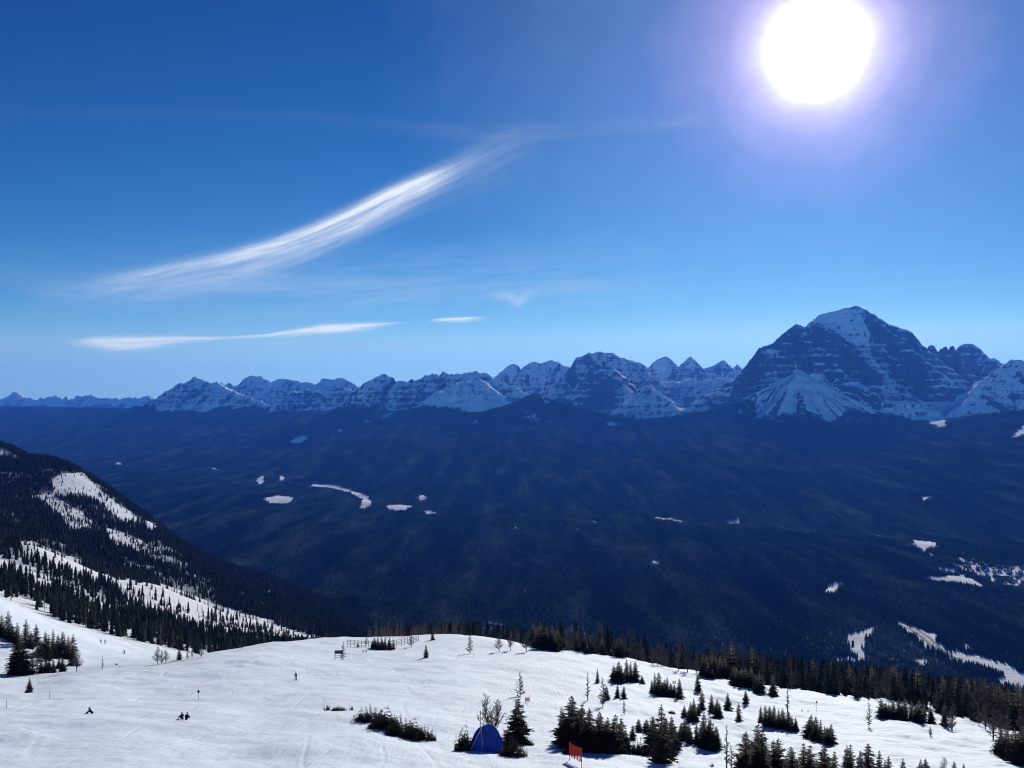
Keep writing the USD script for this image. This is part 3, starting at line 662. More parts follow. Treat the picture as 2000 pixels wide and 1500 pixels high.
def raise_ridge(q, k, rk, gi):
    global top, rock, dist, owner
    zmin = max(q[:, 2].min() - 600, 300)
    reach = min(4200, (q[:, 2].max() - 350) / (0.34 + 0.3 * k) + 300)
    lo, hi = q[:, :2].min(0) - reach, q[:, :2].max(0) + reach
    i = np.nonzero((X > lo[0]) & (X < hi[0]) & (Yc > lo[1]) & (Yc < hi[1]))[0]
    if not len(i):
        return
    tree = cKDTree(q[:, :2])
    d0, _ = tree.query(np.stack([X[i], Yc[i]], -1), distance_upper_bound=reach)
    ok = np.isfinite(d0)
    i, d0 = i[ok], d0[ok]
    w = np.clip(d0 / 500, 0, 1)          # the crest itself stays where it is
    d, j = tree.query(np.stack([X[i] + (wx[i] - X[i]) * w, Yc[i] + (wy[i] - Yc[i]) * w], -1))
    z = q[j, 2] - fall(d, k)
    up = z > top[i]
    i, z, d = i[up], z[up], d[up]
    top[i], rock[i], dist[i], owner[i] = z, rk, d, gi


for gi, rk, spacing, k, line in RIDGES:
    p = np.array([pt(a, b, y * 1000) for a, b, y in line])
    g = groups.index(gi)
    seed = len(line) + int(line[0][0])
    jag = 8.0 if gi == 'foothill' or rk < 0.2 else (90 if gi == 'far' else 34 if gi == 'big' else 66)
    q = dense(p, 14, jag, seed % 97)
    raise_ridge(q, k, rk, g)
    if spacing > 5000:
        continue
    L = np.arange(spacing * 0.4, len(q) * 14 - spacing * 0.2, spacing)
    for s in L:
        a = int(min(len(q) - 2, max(1, (s + rr.uniform(-.3, .3) * spacing) / 14)))
        tdir = q[min(len(q) - 1, a + 8), :2] - q[max(0, a - 8), :2]
        nrm = np.array([-tdir[1], tdir[0]]) / (np.linalg.norm(tdir) + 1e-9)
        if nrm[1] > 0:
            nrm = -nrm
        th = rr.uniform(-0.5, 0.5)
        nrm = np.array([nrm[0] * math.cos(th) - nrm[1] * math.sin(th), nrm[0] * math.sin(th) + nrm[1] * math.cos(th)])
        drop = q[a, 2] - 620
        if drop < 80:
            continue
        length = min(drop / (0.62 * k + 0.1), 2600) * rr.uniform(0.5, 0.95)
        t = np.linspace(0, 1, 12)
        wob = np.cumsum(rr.normal(0, 0.05, 12)) * length * 0.25
        side = np.array([-nrm[1], nrm[0]])
        sp = np.stack([q[a, 0] + nrm[0] * t * length + side[0] * wob * t, q[a, 1] + nrm[1] * t * length + side[1] * wob * t, q[a, 2] - 6 - (0.60 * k + 0.08) * t ** 1.05 * length], -1)
        raise_ridge(dense(sp, 16, 14, a % 89), k * 1.05, min(1, rk + 0.1), g)

# erosion: gullies and ribs that grow away from the crests, then ledges of the flat-lying strata
rel = np.clip((top - base) / 250, 0, 1) * (owner > 0) * (owner != 4)
am = np.clip(dist / 260, 0, 1) * rel
ridged = lambda s, sd: 1 - 2 * np.abs(fbm2(wx, wy * 0.55, s, 4, sd) - 0.5) * 2
z = top + am * ((ridged(480, 61) - 0.55) * 95 + (ridged(150, 63) - 0.55) * 52) + rel * np.clip(dist / 60, 0, 1) * (fbm2(X, Yc * 0.6, 60, 4, 65) - 0.5) * 44
per = 92.0
zz = (z + (fbm2(X, Yc, 1500, 2, 67) - 0.5) * 60) / per
fr = zz - np.floor(zz)
led = (np.floor(zz) + np.where(fr < 0.55, fr * 0.45 / 0.55 * 0.6, 0.27 + (fr - 0.55) / 0.45 * 0.73) - zz) * per
z = z + led * rel * np.clip((rock - 0.15) * 1.4, 0, 0.95) * np.clip(dist / 90, 0, 1)
v[:, 2] = z
nn = normals_of(v, f)
steep = 1 - nn[:, 2]
px, py = project(v)
T_LINE = np.array([(-500, 792), (0, 795), (100, 798), (200, 791), (290, 794), (320, 803), (400, 808), (450, 803), (480, 798), (540, 800), (560, 804), (640, 804), (690, 798), (760, 800), (800, 797), (830, 793), (870, 800), (905, 806), (960, 800), (1000, 787), (1040, 772), (1060, 776), (1100, 789), (1150, 802), (1190, 814), (1240, 823), (1290, 824), (1320, 815), (1370, 812), (1400, 803), (1440, 794), (1457, 782), (1464, 836), (1500, 833), (1540, 824), (1570, 816), (1610, 812), (1650, 808), (1690, 805), (1720, 806), (1760, 816), (1790, 826), (1830, 836), (1862, 836), (1868, 815), (1880, 811), (1930, 811), (1960, 808), (1985, 800), (2400, 795.)])
tl = np.interp(px, T_LINE[:, 0], T_LINE[:, 1])
tongue = (fbm2(X, Yc * 0.35, 260, 5, 71) - 0.5) * 30 * (1 + 1.2 * ((px > 1460) & (px < 1700)))
wood = sstep(py - tl + tongue, -2.5, 2.5)
wood = np.where(owner == 4, 1.0 * (fbm2(X, Yc, 200, 3, 73) < 0.66), wood)
wood = np.where((owner == 0) & ((px < 340) | ((px > 600) & (px < 1440)) | (px > 1850)), np.maximum(wood, 0.85), wood)
open_m = shapely.contains_xy(clear_far, X, Yc)
wood = np.where(open_m, 0, wood)
# snow lies where it is not too steep; the ribs and cliffs are blown clear
snow = 0.5 + (0.335 - steep) * 3.0 - (rock - 0.5) * 0.75 + (fbm2(X, Yc * 0.5, 90, 4, 75) - 0.5) * 0.6 + (fbm2(wx, wy * .4, 300, 3, 77) - 0.5) * 0.5
for poly, b in [([(1592, 622), (1640, 606), (1672, 610), (1690, 640), (1698, 668), (1668, 668), (1640, 650)], 0.7), ([(1650, 668), (1690, 670), (1720, 715), (1745, 760), (1725, 745), (1690, 700)], 0.35),
                ([(1556, 725), (1520, 770), (1440, 845), (1600, 830), (1720, 812), (1690, 785), (1610, 745)], 0.55), ([(1700, 805), (1790, 790), (1870, 790), (1950, 770), (1960, 820), (1860, 845), (1760, 830)], 0.6),
                ([(1545, 640), (1600, 640), (1650, 690), (1690, 740), (1640, 740), (1580, 720), (1550, 690)], -0.3), ([(1700, 640), (1780, 655), (1800, 720), (1900, 790), (1780, 790), (1740, 720)], -0.18)]:
    snow += b * shapely.contains_xy(shapely.Polygon(poly).buffer(4), px, py) * (owner == 6)
apex = pt(1556, 726, 11300.0)
th, rr_ = np.arctan2(X - apex[0], -(Yc - apex[1])), np.hypot(X - apex[0], Yc - apex[1])
rib = fbm2(th * 22 + 3, rr_ / 1500, 1.0, 2, 79)
fan = (owner == 6) & (py > 735) & (px > 1430) & (px < 1720) & (rr_ < 1900)
snow -= np.where(fan, sstep(rib, 0.47, 0.58) * sstep(rr_, 100, 600) * 1.5, 0)
cover = np.stack([snow, wood, 0 * wood], -1)
fo = owner[f].max(1)
MOUNTAIN_LABELS = {
    1: 'faint row of snowy peaks farthest away at the left end of the horizon', 2: 'blue hazy range left of centre with a blunt pointed peak at its left end',
    3: 'jagged snowy ridge left of centre above the forest, sunlit snow on its right end', 4: 'low dark wooded hill in front of the central peaks',
    5: 'group of rocky snow-streaked peaks in the centre with a broad domed summit', 6: 'tall dark pyramid-shaped rock mountain under the sun with a snow fan at its foot', 7: 'snowy peaks at the right edge behind the big pyramid-shaped mountain'}
for gi in range(8):
    ff = f[fo == gi]
    if not len(ff):
        continue
    a, b, c, d = compact(v, ff, nn, cover)
    if gi == 0:
        land('far_hillside', a, b, c, 'mountain_ground', d, label='forested far side of the valley rising to the treeline')
    else:
        land('mountain', a, b, c, 'mountain_ground', d, label=MOUNTAIN_LABELS[gi])
MV, MW, MO = v, wood, owner
TOPZ = v[:, 2].max()
mgrid = (len(um), len(ym))
# ------------------------------------------------------------------ tree shapes
def tris(v):
    v = np.asarray(v, float).reshape(-1, 3)
    return trimesh.Trimesh(v, np.arange(len(v)).reshape(-1, 3), process=False)


def fir_crown(seed, levels=26, per=9, base=0.05, width=0.19, ragged=0.35, power=0.9):
    """A subalpine fir of unit height: whorls of drooping boughs, each a spray of needle-bearing twigs."""
    r = np.random.default_rng(seed)
    T = []
    lean = r.normal(0, 0.012, 2)
    gaps = r.uniform(0, 2 * np.pi, 3)
    for i in range(levels):
        t = (i + r.uniform(-.3, .3)) / levels
        t = min(max(t, 0), 1)
        z = base + (1 - base - 0.02) * t
        R = width * ((1 - t) ** power) * (0.80 + 0.25 * math.sin(i * 2.1 + seed)) + 0.012
        n = max(4, int(round(per * (1 - 0.45 * t))))
        for k in range(n):
            a = 2 * np.pi * (k + r.uniform(-.35, .35)) / n + i * 2.4
            L = R * (1 + r.uniform(-ragged, ragged))
            if min(abs((a - g + np.pi) % (2 * np.pi) - np.pi) for g in gaps) < 0.25 and r.random() < 0.6:
                L *= 0.55
            d = np.array([math.cos(a), math.sin(a), 0])
            s = np.array([-d[1], d[0], 0])
            o = np.array([lean[0] * z, lean[1] * z, z])
            dz = -0.42 * L * (1 - t) + 0.25 * L * t
            tip = o + d * L + [0, 0, dz + 0.12 * L]
            mid = o + d * L * 0.55 + [0, 0, dz * 0.75]
            w = 0.30 * L + 0.010
            T += [o, mid + s * w * 0.6, tip, o, tip, mid - s * w * 0.6]
            for q, sg in ((0.40, 1), (0.62, -1), (0.62, 1), (0.82, -1), (0.9, 1)):
                b = o + d * L * q + [0, 0, dz * q * 1.1]
                e = b + (d * 0.55 + s * sg * 0.9) * w * r.uniform(.7, 1.25) + [0, 0, r.uniform(-.25, .05) * w]
                T += [b + d * 0.22 * w, e, b - d * 0.22 * w - [0, 0, 0.28 * w]]
            T += [mid + s * 0.25 * w, mid - s * 0.25 * w, mid + d * 0.2 * w - [0, 0, 0.55 * w]]
    top = np.array([lean[0], lean[1], 1.0])
    for k in range(4):
        a = k * np.pi / 2
        T += [top, top + [0.012 * math.cos(a), 0.012 * math.sin(a), -0.05], top + [0.012 * math.cos(a + 1.5), 0.012 * math.sin(a + 1.5), -0.05]]
    return tris(T)


def simple_fir(r, levels=4, sides=6, width=0.2, base=0.03, flakes=0, size=0.10):
    T = []
    for i in range(flakes):                     # loose sprays of foliage that catch the light
        t = r.random() ** 1.2
        a, q = r.uniform(0, 6.28), (width * (1 - t) ** 0.8 + 0.02) * r.uniform(0.65, 1.2)
        c = np.array([math.cos(a) * q, math.sin(a) * q, base + (1 - base) * t * 0.97])
        e = r.normal(0, 1, (3, 3)) * [1, 1, 0.6]
        e -= e.mean(0)
        T += list(c + e / np.linalg.norm(e, axis=1).mean() * size * (1.1 - 0.6 * t))
    for i in range(levels):
        t0, t1 = i / levels, min(1.0, (i + 1.75) / levels)
        z0, z1 = base + (1 - base) * t0, base + (1 - base) * t1
        R = width * (1 - t0) ** 0.85 + 0.01
        an = np.arange(sides) * 2 * np.pi / sides + r.uniform(0, 6)
        rad = R * r.uniform(0.55, 1.25, sides)
        ring = np.stack([np.cos(an) * rad, np.sin(an) * rad, z0 + r.uniform(-.35, .35, sides) / levels * 0.6], -1)
        tip = np.array([r.normal(0, .006), r.normal(0, .006), z1])
        for k in range(sides):
            T += [ring[k], ring[(k + 1) % sides], tip]
    return T


def trunk_mesh(r0=0.022, h=0.9):
    return join([bar((0, 0, -0.06), (0, 0, h * 0.5), r0, r0 * 0.6, 6), bar((0, 0, h * 0.5), (0, 0, h), r0 * 0.6, r0 * 0.12, 5)])


def larch_parts(seed, stems=1, spread=0.21, n=52, up=0.55, thick=1.0, zlow=0.14):
    """A leafless larch of unit height: trunk, and a crown of fine bare branches with twigs."""
    r = np.random.default_rng(seed)
    trunk, crown = [], []
    for sidx in range(stems):
        a0 = r.uniform(0, 6.28)
        off = 0.0 if stems == 1 else 0.035
        b = np.array([math.cos(a0) * off, math.sin(a0) * off, -0.05])
        h = 1.0 if sidx == 0 else r.uniform(0.75, 0.95)
        topp = np.array([b[0] * (4 if stems > 1 else 1) + r.normal(0, .015), b[1] * (4 if stems > 1 else 1) + r.normal(0, .015), h])
        m = (b + topp) / 2 + [r.normal(0, .008), r.normal(0, .008), 0]
        trunk += [bar(b, m, 0.017 * thick, 0.011 * thick, 6), bar(m, topp, 0.011 * thick, 0.002 * thick, 5)]
        for k in range(n):
            t = zlow + (1 - zlow) * ((k + r.random()) / n) ** 0.9
            o = (b + (m - b) * t * 2) if t < .5 else (m + (topp - m) * (t - .5) * 2)
            a = r.uniform(0, 6.28)
            L = spread * (1.12 - t) ** 0.75 * r.uniform(0.55, 1.2)
            d = np.array([math.cos(a), math.sin(a), 0])
            k1 = o + d * L * 0.55 + [0, 0, L * up * 0.35]
            k2 = o + d * L + [0, 0, L * up * r.uniform(.6, 1.3)]
            rb = 0.0085 * thick * (1.15 - t) + 0.0042
            crown += [bar(o, k1, rb, rb * 0.7, 3), bar(k1, k2, rb * 0.7, rb * 0.3, 3)]
            for q in range(10):
                f_ = r.uniform(.15, 1)
                p0 = o + (k1 - o) * f_ * 2 if f_ < .5 else k1 + (k2 - k1) * (f_ - .5) * 2
                e = p0 + np.array([r.normal(0, .5), r.normal(0, .5), r.uniform(.1, .9)]) * L * 0.33
                crown.append(bar(p0, e, rb * 0.62, rb * 0.35, 3))
    return join(trunk), join(crown)


def shrub_crown(seed, nb=64, rx=1.0, ry=0.6, hh=0.8):
    """Wind-pressed thicket: many short bushy leaders leaning all ways."""
    r = np.random.default_rng(seed)
    out = []
    kit = [fir_crown(seed + 40 + k, levels=9, per=6, base=0.02, width=0.5, ragged=0.5, power=0.6) for k in range(3)]
    for k in range(nb):
        a, q = r.uniform(0, 6.28), math.sqrt(r.random())
        c = kit[k % 3].copy()
        h = hh * (1 - 0.6 * q * q) * r.uniform(.55, 1.1)
        c.apply_scale([h * 0.9, h * 0.9, h])
        c.apply_transform(trimesh.transformations.rotation_matrix(r.normal(0, .42), [math.cos(a + 1), math.sin(a + 1), 0]) @ trimesh.transformations.rotation_matrix(r.uniform(0, 6), [0, 0, 1]))
        c.apply_translation([math.cos(a) * q * rx, math.sin(a) * q * ry, -0.05])
        out.append(c)
    return join(out)


FIRS = [(fir_crown(1, 30, 10, width=0.215, power=0.78), 1.0), (fir_crown(2, 34, 9, width=0.155, power=0.72), 1.0), (fir_crown(3, 28, 11, width=0.265, power=0.8), 1.0), (fir_crown(4, 30, 10, width=0.19, ragged=0.55, power=0.7), 1.0), (fir_crown(5, 24, 11, base=0.02, width=0.31, power=0.7), 1.0)]
FIR_TRUNK = trunk_mesh()
LARCHES = [larch_parts(1), larch_parts(2, spread=0.17, n=54), larch_parts(3, stems=2, spread=0.21, n=36), larch_parts(4, spread=0.27, n=56, up=0.8, zlow=0.2), larch_parts(5, spread=0.115, n=52), larch_parts(6, stems=4, spread=0.22, n=28, up=1.3, thick=0.8, zlow=0.25)]
firsts = {}


def tree_at(kind, var, pos, h, wide, label, group=None, needles='needles', name=None):
    """A fir or a larch with its trunk and crown; later ones of a shape copy the first."""
    name = name or ('fir_tree' if kind == 'fir' else 'larch_tree')
    key = (kind, var, needles)
    pos = np.array(pos, float)
    args = dict(rotz=rnd.uniform(0, 360), scale=(h * wide, h * wide, h))
    cat = 'tree'
    if key in firsts:
        return copy_of(firsts[key], name, pos, label, cat, group, **args)
    path = thing(name, pos, label, cat, group, **args)
    if kind == 'fir':
        put(FIR_TRUNK, 'trunk', 'bark', path)
        put(FIRS[var][0], 'crown', needles, path)
    else:
        put(LARCHES[var][0], 'trunk', 'bark', path)
        put(LARCHES[var][1], 'crown', 'larch_twigs', path)
    firsts[key] = path
    return path


def foot(px, py, ymin=84.0):
    p = hit(px, py, ymin)
    return p


# single trees and clumps of the foreground: (x, y of the foot, height) in the photograph's pixels
count = dict(fir=0, larch=0)
ORDINAL = ['leftmost'] + [w + '-from-left' for w in 'second third fourth fifth sixth seventh eighth ninth tenth eleventh twelfth thirteenth fourteenth fifteenth sixteenth seventeenth eighteenth'.split()]


def plant(kind, items, label, group=None, ymin=84.0, variants=None, needles='needles', wide=None):
    if kind == 'fir' and len(items) >= 5:      # the lower trees that fill a clump
        xs_ = [i[0] for i in items]
        items = list(items) + [(i[0] + rnd.uniform(-5, 5), i[1] + rnd.uniform(-1, 2), i[2] * rnd.uniform(.35, .7), rnd.choice((2, 4))) for i in items if rnd.random() < (0.6 if i[1] > 1520 else 0.34)]
    n_main = len(items)
    if kind == 'fir' and n_main >= 5:
        n_main -= len(items) - len(xs_)
    rank = {i: k for k, i in enumerate(sorted(range(n_main), key=lambda q: items[q][0]))}
    for q, it in enumerate(items):
        lab = label
        if len(items) > 1:
            lab = (ORDINAL[rank[q]] if rank[q] < n_main - 1 else 'rightmost') + ' ' + label.replace('one of ', '') if q < n_main else 'low ' + label
        x, y, h = it[:3]
        p = foot(x, y, ymin)
        hm = h * p[1] / F
        vs = variants or ((0, 1, 2, 3) if kind == 'fir' else (0, 1, 3))
        var = it[3] if len(it) > 3 else rnd.choice(vs)
        tree_at(kind, var, p - [0, 0, 0.05], hm * (rnd.uniform(.88, 1.06) if len(items) >= 5 else 1), wide or (rnd.uniform(1.1, 1.5) if len(items) > 2 else rnd.uniform(1.0, 1.2)), lab, group, needles)
        count[kind] += 1


plant('fir', [(58, 1353, 30, 2)], 'lone small brownish fir standing by itself at the far left of the piste', needles='needles_brown')
plant('fir', [(1013, 1453, 97, 2)], 'tall dark fir just right of the blue tarpaulin')
plant('fir', [(1100, 1453, 83), (1118, 1455, 93), (1136, 1460, 92), (1152, 1466, 94), (1172, 1468, 84), (1187, 1470, 75), (1199, 1470, 72), (1213, 1468, 72), (1128, 1462, 70), (1160, 1470, 60), (1224, 1470, 45), (1108, 1460, 60), (1142, 1468, 66)],
      'dark fir in the biggest dense clump, behind the orange net fence', 'clump of firs behind the orange net fence', variants=(0, 2, 3))
plant('fir', [(1247, 1430, 27, 4), (1262, 1432, 28, 4), (1275, 1432, 34, 2), (1236, 1446, 30, 4)], 'low fir in the short row left of the tallest middle fir', 'low firs right of the biggest clump')
plant('fir', [(1292, 1490, 116, 0)], 'tallest fir in the middle, with its foot low on the piste')
plant('fir', [(1275, 1472, 72, 2), (1301, 1478, 76, 0), (1312, 1460, 62, 2), (1318, 1465, 40, 4)], 'fir pressed against the tallest middle fir', 'firs beside the tallest middle fir')
plant('fir', [(1338, 1448, 46, 2), (1346, 1452, 40, 0), (1330, 1440, 30, 2)], 'fir in the small dark group left of the twin-topped clump', 'small group left of the twin-topped clump')
plant('fir', [(1375, 1458, 73, 1), (1388, 1462, 71, 2), (1360, 1452, 44, 3), (1368, 1454, 38, 3), (1399, 1463, 44, 0), (1382, 1464, 50, 2)], 'fir in the tall twin-topped clump right of the middle', 'twin-topped clump of firs')
plant('fir', [(1336, 1400, 26), (1350, 1408, 36), (1358, 1410, 36), (1345, 1411, 28), (1355, 1396, 36, 1), (1371, 1386, 35, 3), (1364, 1398, 24)], 'fir in the loose group above the twin-topped clump', 'loose group of firs above the twin-topped clump', variants=(0, 2, 3))
plant('fir', [(1390, 1392, 37, 0), (1400, 1402, 38, 2), (1406, 1401, 28, 1)], 'fir in the narrow group of three right of the loose group', 'narrow group of three firs')
plant('fir', [(1421, 1389, 37, 2)], 'broad cone-shaped fir standing alone on the snow right of the middle')
plant('fir', [(1443, 1409, 38, 3)], 'thin greyish fir alone below the broad cone-shaped fir', needles='needles_brown')
plant('fir', [(1457, 1374, 29, 2)], 'short stout fir upper right of the broad cone-shaped fir')
plant('fir', [(1363, 1351, 38, 0)], 'single upright fir near the upper edge of the piste, right of the oval clump')
plant('fir', [(1327, 1365, 41, 0)], 'fir just right of the oval dark clump')
plant('fir', [(1279, 1356, 41), (1287, 1358, 45), (1297, 1359, 35), (1303, 1360, 40), (1311, 1361, 32), (1273, 1353, 26), (1293, 1360, 30), (1317, 1360, 24)], 'fir in the oval dark clump high on the piste', 'oval clump of firs', variants=(0, 1, 2))
plant('fir', [(1207, 1333, 44, 2), (1200, 1329, 30, 2), (1213, 1333, 34, 0), (1224, 1331, 41, 1), (1232, 1331, 38, 1), (1241, 1332, 41, 0), (1254, 1335, 18, 2), (1219, 1333, 26, 0)], 'fir in the clump with three spires highest on the piste', 'clump with three spires')
plant('fir', [(1206, 1363, 28, 0), (1218, 1365, 27, 2)], 'one of two small firs side by side under the three spires', 'two small firs under the three spires')
plant('larch', [(1148, 1368, 54, 4)], 'slender bare larch above the biggest clump')
plant('larch', [(1177, 1381, 57, 1)], 'bare larch beside the slender one, with forked crown')
plant('fir', [(1167, 1334, 29, 1)], 'narrow dark fir top behind the forked bare larch')
plant('fir', [(1184, 1367, 28, 4)], 'brownish cone-shaped fir right of the forked bare larch', needles='needles_brown')
plant('larch', [(1219, 1396, 31, 1)], 'small bare larch below the two small firs')
plant('larch', [(1016, 1362, 50, 0)], 'bare larch alone on the piste above the tarpaulin and fir')
plant('larch', [(960, 1443, 86, 5)], 'many-stemmed bare larch right behind the blue tarpaulin')
plant('larch', [(1538, 1390, 53, 4)], 'thin bare larch rising above the clump on the right piste')
plant('fir', [(1510, 1361, 46, 0), (1485, 1354, 42, 2), (1476, 1350, 36, 0)], 'dark fir at the piste edge right of the middle', 'firs at the piste edge right of the middle')
plant('fir', [(1503, 1420, 46), (1512, 1421, 44), (1521, 1423, 42), (1530, 1424, 44), (1540, 1426, 38), (1547, 1428, 34), (1554, 1429, 30), (1495, 1416, 40), (1486, 1412, 36)], 'fir in the long dark clump under the thin bare larch', 'long clump of firs under the thin larch', variants=(0, 1, 2, 3))
plant('fir', [(1582, 1441, 44, 2), (1594, 1446, 49, 0), (1603, 1450, 45, 1), (1611, 1451, 38, 0), (1622, 1453, 41, 2), (1589, 1444, 36, 2), (1616, 1455, 34, 4)], 'fir in the pointed clump in the middle of the right piste', 'pointed clump on the right piste')
plant('larch', [(1697, 1421, 49, 1)], 'single bare larch alone in the snow at right')
plant('fir', [(1722, 1403, 38, 4), (1731, 1403, 30, 4), (1745, 1405, 42), (1755, 1405, 45), (1768, 1408, 47), (1780, 1408, 45), (1795, 1412, 49), (1805, 1413, 46), (1818, 1414, 42), (1762, 1407, 36, 4), (1788, 1411, 36, 4), (1738, 1404, 34)], 'large dark fir in the row along the right edge of the piste', 'row of firs along the right piste edge', variants=(0, 2, 3))
plant('fir', [(1845, 1418, 48, 3)], 'fir leaning against the brown larch at the end of the right edge row')
plant('larch', [(1858, 1428, 56, 2)], 'brown bushy larch at the end of the right edge row')
plant('larch', [(1817, 1438, 22, 2)], 'small bare larch sapling below the right edge row')
plant('larch', [(1940, 1446, 66, 0), (1955, 1441, 55, 3), (1925, 1425, 50, 3), (1968, 1436, 46, 0), (1912, 1416, 40, 1)], 'bare larch in the pale group near the right edge of the picture', 'pale larches near the right picture edge')
plant('fir', [(1958, 1476, 48, 4), (1970, 1483, 66, 2), (1984, 1490, 78, 2), (1998, 1494, 90, 0), (2012, 1494, 96, 2), (1992, 1488, 60, 4)], 'big black fir in the mass cut by the right edge of the picture', 'mass of firs at the right picture edge')
plant('larch', [(1419, 1500, 82, 4), (1428, 1503, 48, 1)], 'thin bare larch at the left end of the bottom row', 'two thin larches at the bottom')
plant('fir', [(1457, 1530, 110), (1481, 1530, 119), (1490, 1532, 118), (1511, 1530, 92), (1520, 1531, 92), (1548, 1532, 82), (1570, 1534, 93), (1583, 1534, 80), (1610, 1536, 84), (1631, 1536, 76), (1444, 1528, 60), (1469, 1534, 86), (1500, 1536, 76), (1535, 1536, 62), (1558, 1538, 66), (1596, 1538, 60), (1620, 1540, 58)],
      'fir in the tall left part of the bottom row', 'tall left part of the bottom row of firs', variants=(0, 1, 2, 3))
plant('fir', [(1655, 1530, 78), (1662, 1533, 78), (1680, 1535, 70), (1697, 1536, 82), (1718, 1538, 72), (1729, 1540, 56), (1736, 1540, 64), (1645, 1540, 50), (1706, 1542, 50), (1689, 1542, 48)],
      'fir in the lower right part of the bottom row', 'lower right part of the bottom row of firs', variants=(0, 1, 2, 3))
plant('fir', [(1764, 1528, 48, 3)], 'single fir top at the bottom edge right of the bottom row')
plant('fir', [(1797, 1530, 48, 2), (1808, 1532, 52, 0), (1815, 1534, 40, 4)], 'fir top in the small cluster at the bottom edge', 'small cluster of fir tops at the bottom edge')
plant('larch', [(1845, 1530, 50, 3)], 'pale bare larch top at the bottom edge')
plant('fir', [(1864, 1530, 45, 0)], 'left one of two last fir tops at the bottom edge')
plant('fir', [(1883, 1534, 44, 0)], 'right one of two last fir tops at the bottom edge')
# far edge of the piste
plant('larch', [(670, 1289, 35, 0)], 'bare larch beside the wooden sign stand')
plant('fir', [(732, 1267, 22, 2), (738, 1268, 27, 1), (745, 1269, 31, 1), (752, 1269, 28, 1), (760, 1268, 22, 2), (727, 1266, 16, 4), (748, 1270, 20, 4), (741, 1270, 18, 4)], 'small fir in the thicket between the two stretches of wooden fence', 'thicket between the fences')
plant('fir', [(769, 1269, 22, 1)], 'small single fir right of the fence thicket')
plant('larch', [(803, 1264, 32, 0)], 'bare larch in front of the right stretch of wooden fence')
plant('larch', [(715, 1262, 22, 1)], 'small larch standing in the left stretch of wooden fence')
plant('fir', [(699, 1264, 10, 4)], 'tiny fir sapling in front of the left fence')
plant('fir', [(845, 1250, 23, 3)], 'small fir on the skyline of the piste')
plant('fir', [(832, 1285, 28, 0)], 'lone small fir on the open snow below the skyline')
plant('larch', [(918, 1277, 40, 0)], 'leftmost of the four bare larches in front of the lodge')
plant('larch', [(975, 1274, 36, 3)], 'bare larch directly below the lodge roofs, second of four')
plant('larch', [(997, 1271, 37, 3)], 'bare larch close to its left neighbour, third of four')
plant('larch', [(1028, 1274, 39, 3)], 'rightmost of the four bare larches in front of the lodge')
plant('fir', [(1042, 1263, 46), (1050, 1265, 47), (1058, 1267, 51), (1068, 1268, 53), (1080, 1269, 49), (1090, 1269, 47), (1099, 1268, 43), (1075, 1270, 36), (1108, 1266, 46), (1117, 1264, 48), (1085, 1271, 34)], 'dark fir in the dense stand right of the lodge', 'dense stand right of the lodge', variants=(0, 1, 2))
plant('larch', [(1120, 1272, 40), (1135, 1274, 42), (1158, 1277, 40), (1168, 1278, 38), (1147, 1276, 34)], 'bare larch at the upper edge just right of the dense fir stand', 'larches right of the dense stand')
plant('fir', [(1128, 1273, 44), (1143, 1275, 46), (1176, 1279, 40), (1196, 1282, 42), (1152, 1276, 40), (1205, 1283, 38), (1213, 1284, 44)], 'dark fir mixed among larches along the upper piste edge', 'firs among larches along the upper edge', variants=(0, 1, 2))
plant('fir', [(1186, 1277, 34, 4)], 'short black cone-shaped fir in front of the upper edge trees')
plant('larch', [(1245, 1291, 40, 0), (1275, 1297, 36, 0), (1298, 1301, 38, 1), (1258, 1294, 30, 1), (1343, 1313, 44, 0), (1360, 1315, 40, 0), (1325, 1309, 38, 0), (1285, 1299, 44, 0)], 'pale bare larch along the upper right piste edge', 'larches along the upper right edge')
plant('fir', [(1310, 1303, 21, 4)], 'small black fir among the pale larches at the upper right edge')
plant('fir', [(1372, 1320, 42), (1380, 1321, 46), (1389, 1322, 44), (1398, 1323, 47), (1407, 1324, 45), (1416, 1325, 40), (1394, 1324, 32), (1384, 1324, 30)], 'dark fir in the block of firs at the upper right edge', 'block of firs at the upper right edge', variants=(0, 2, 3))
plant('fir', [(1440, 1341, 46), (1448, 1342, 40), (1456, 1341, 44), (1466, 1342, 40), (1433, 1336, 36)], 'dark fir where the upper edge drops to the right piste', 'firs where the upper edge drops', variants=(0, 2, 3))
# left: hollow under the piste and the near run
plant('fir', [(3, 1243, 46), (15, 1248, 52), (33, 1260, 42), (50, 1264, 52), (70, 1262, 48), (24, 1254, 36), (60, 1266, 34)], 'dark fir in the upper stand at the far left', 'upper stand of firs at the far left', variants=(0, 2, 3))
plant('fir', [(88, 1278, 48), (103, 1282, 56), (113, 1280, 46), (122, 1284, 54), (133, 1288, 48), (95, 1290, 56), (80, 1284, 40), (108, 1286, 36)], 'green-black fir in the middle stand beside the near run', 'middle stand beside the near run', variants=(0, 1, 2))
plant('fir', [(37, 1318, 82, 2), (29, 1316, 62, 0), (45, 1317, 58, 0)], 'biggest black fir clump at lower left against the snow', 'biggest fir clump at lower left')
plant('larch', [(72, 1317, 60, 0), (63, 1316, 46, 1)], 'brown bare larch right of the biggest left fir clump', 'brown larches at lower left')
plant('fir', [(90, 1314, 32), (104, 1314, 30), (115, 1306, 28), (122, 1312, 28), (80, 1315, 30), (96, 1308, 20)], 'small fir in the low row at the left piste edge', 'low row of firs at the left piste edge', variants=(0, 2))
plant('fir', [(142, 1300, 62, 3)], 'slim tall grey-green fir at the right end of the left stand')
plant('larch', [(149, 1312, 46, 3)], 'bare larch in front of the slim grey-green fir')
plant('larch', [(200, 1308, 26, 4)], 'thin bare larch alone at the left edge of the piste')
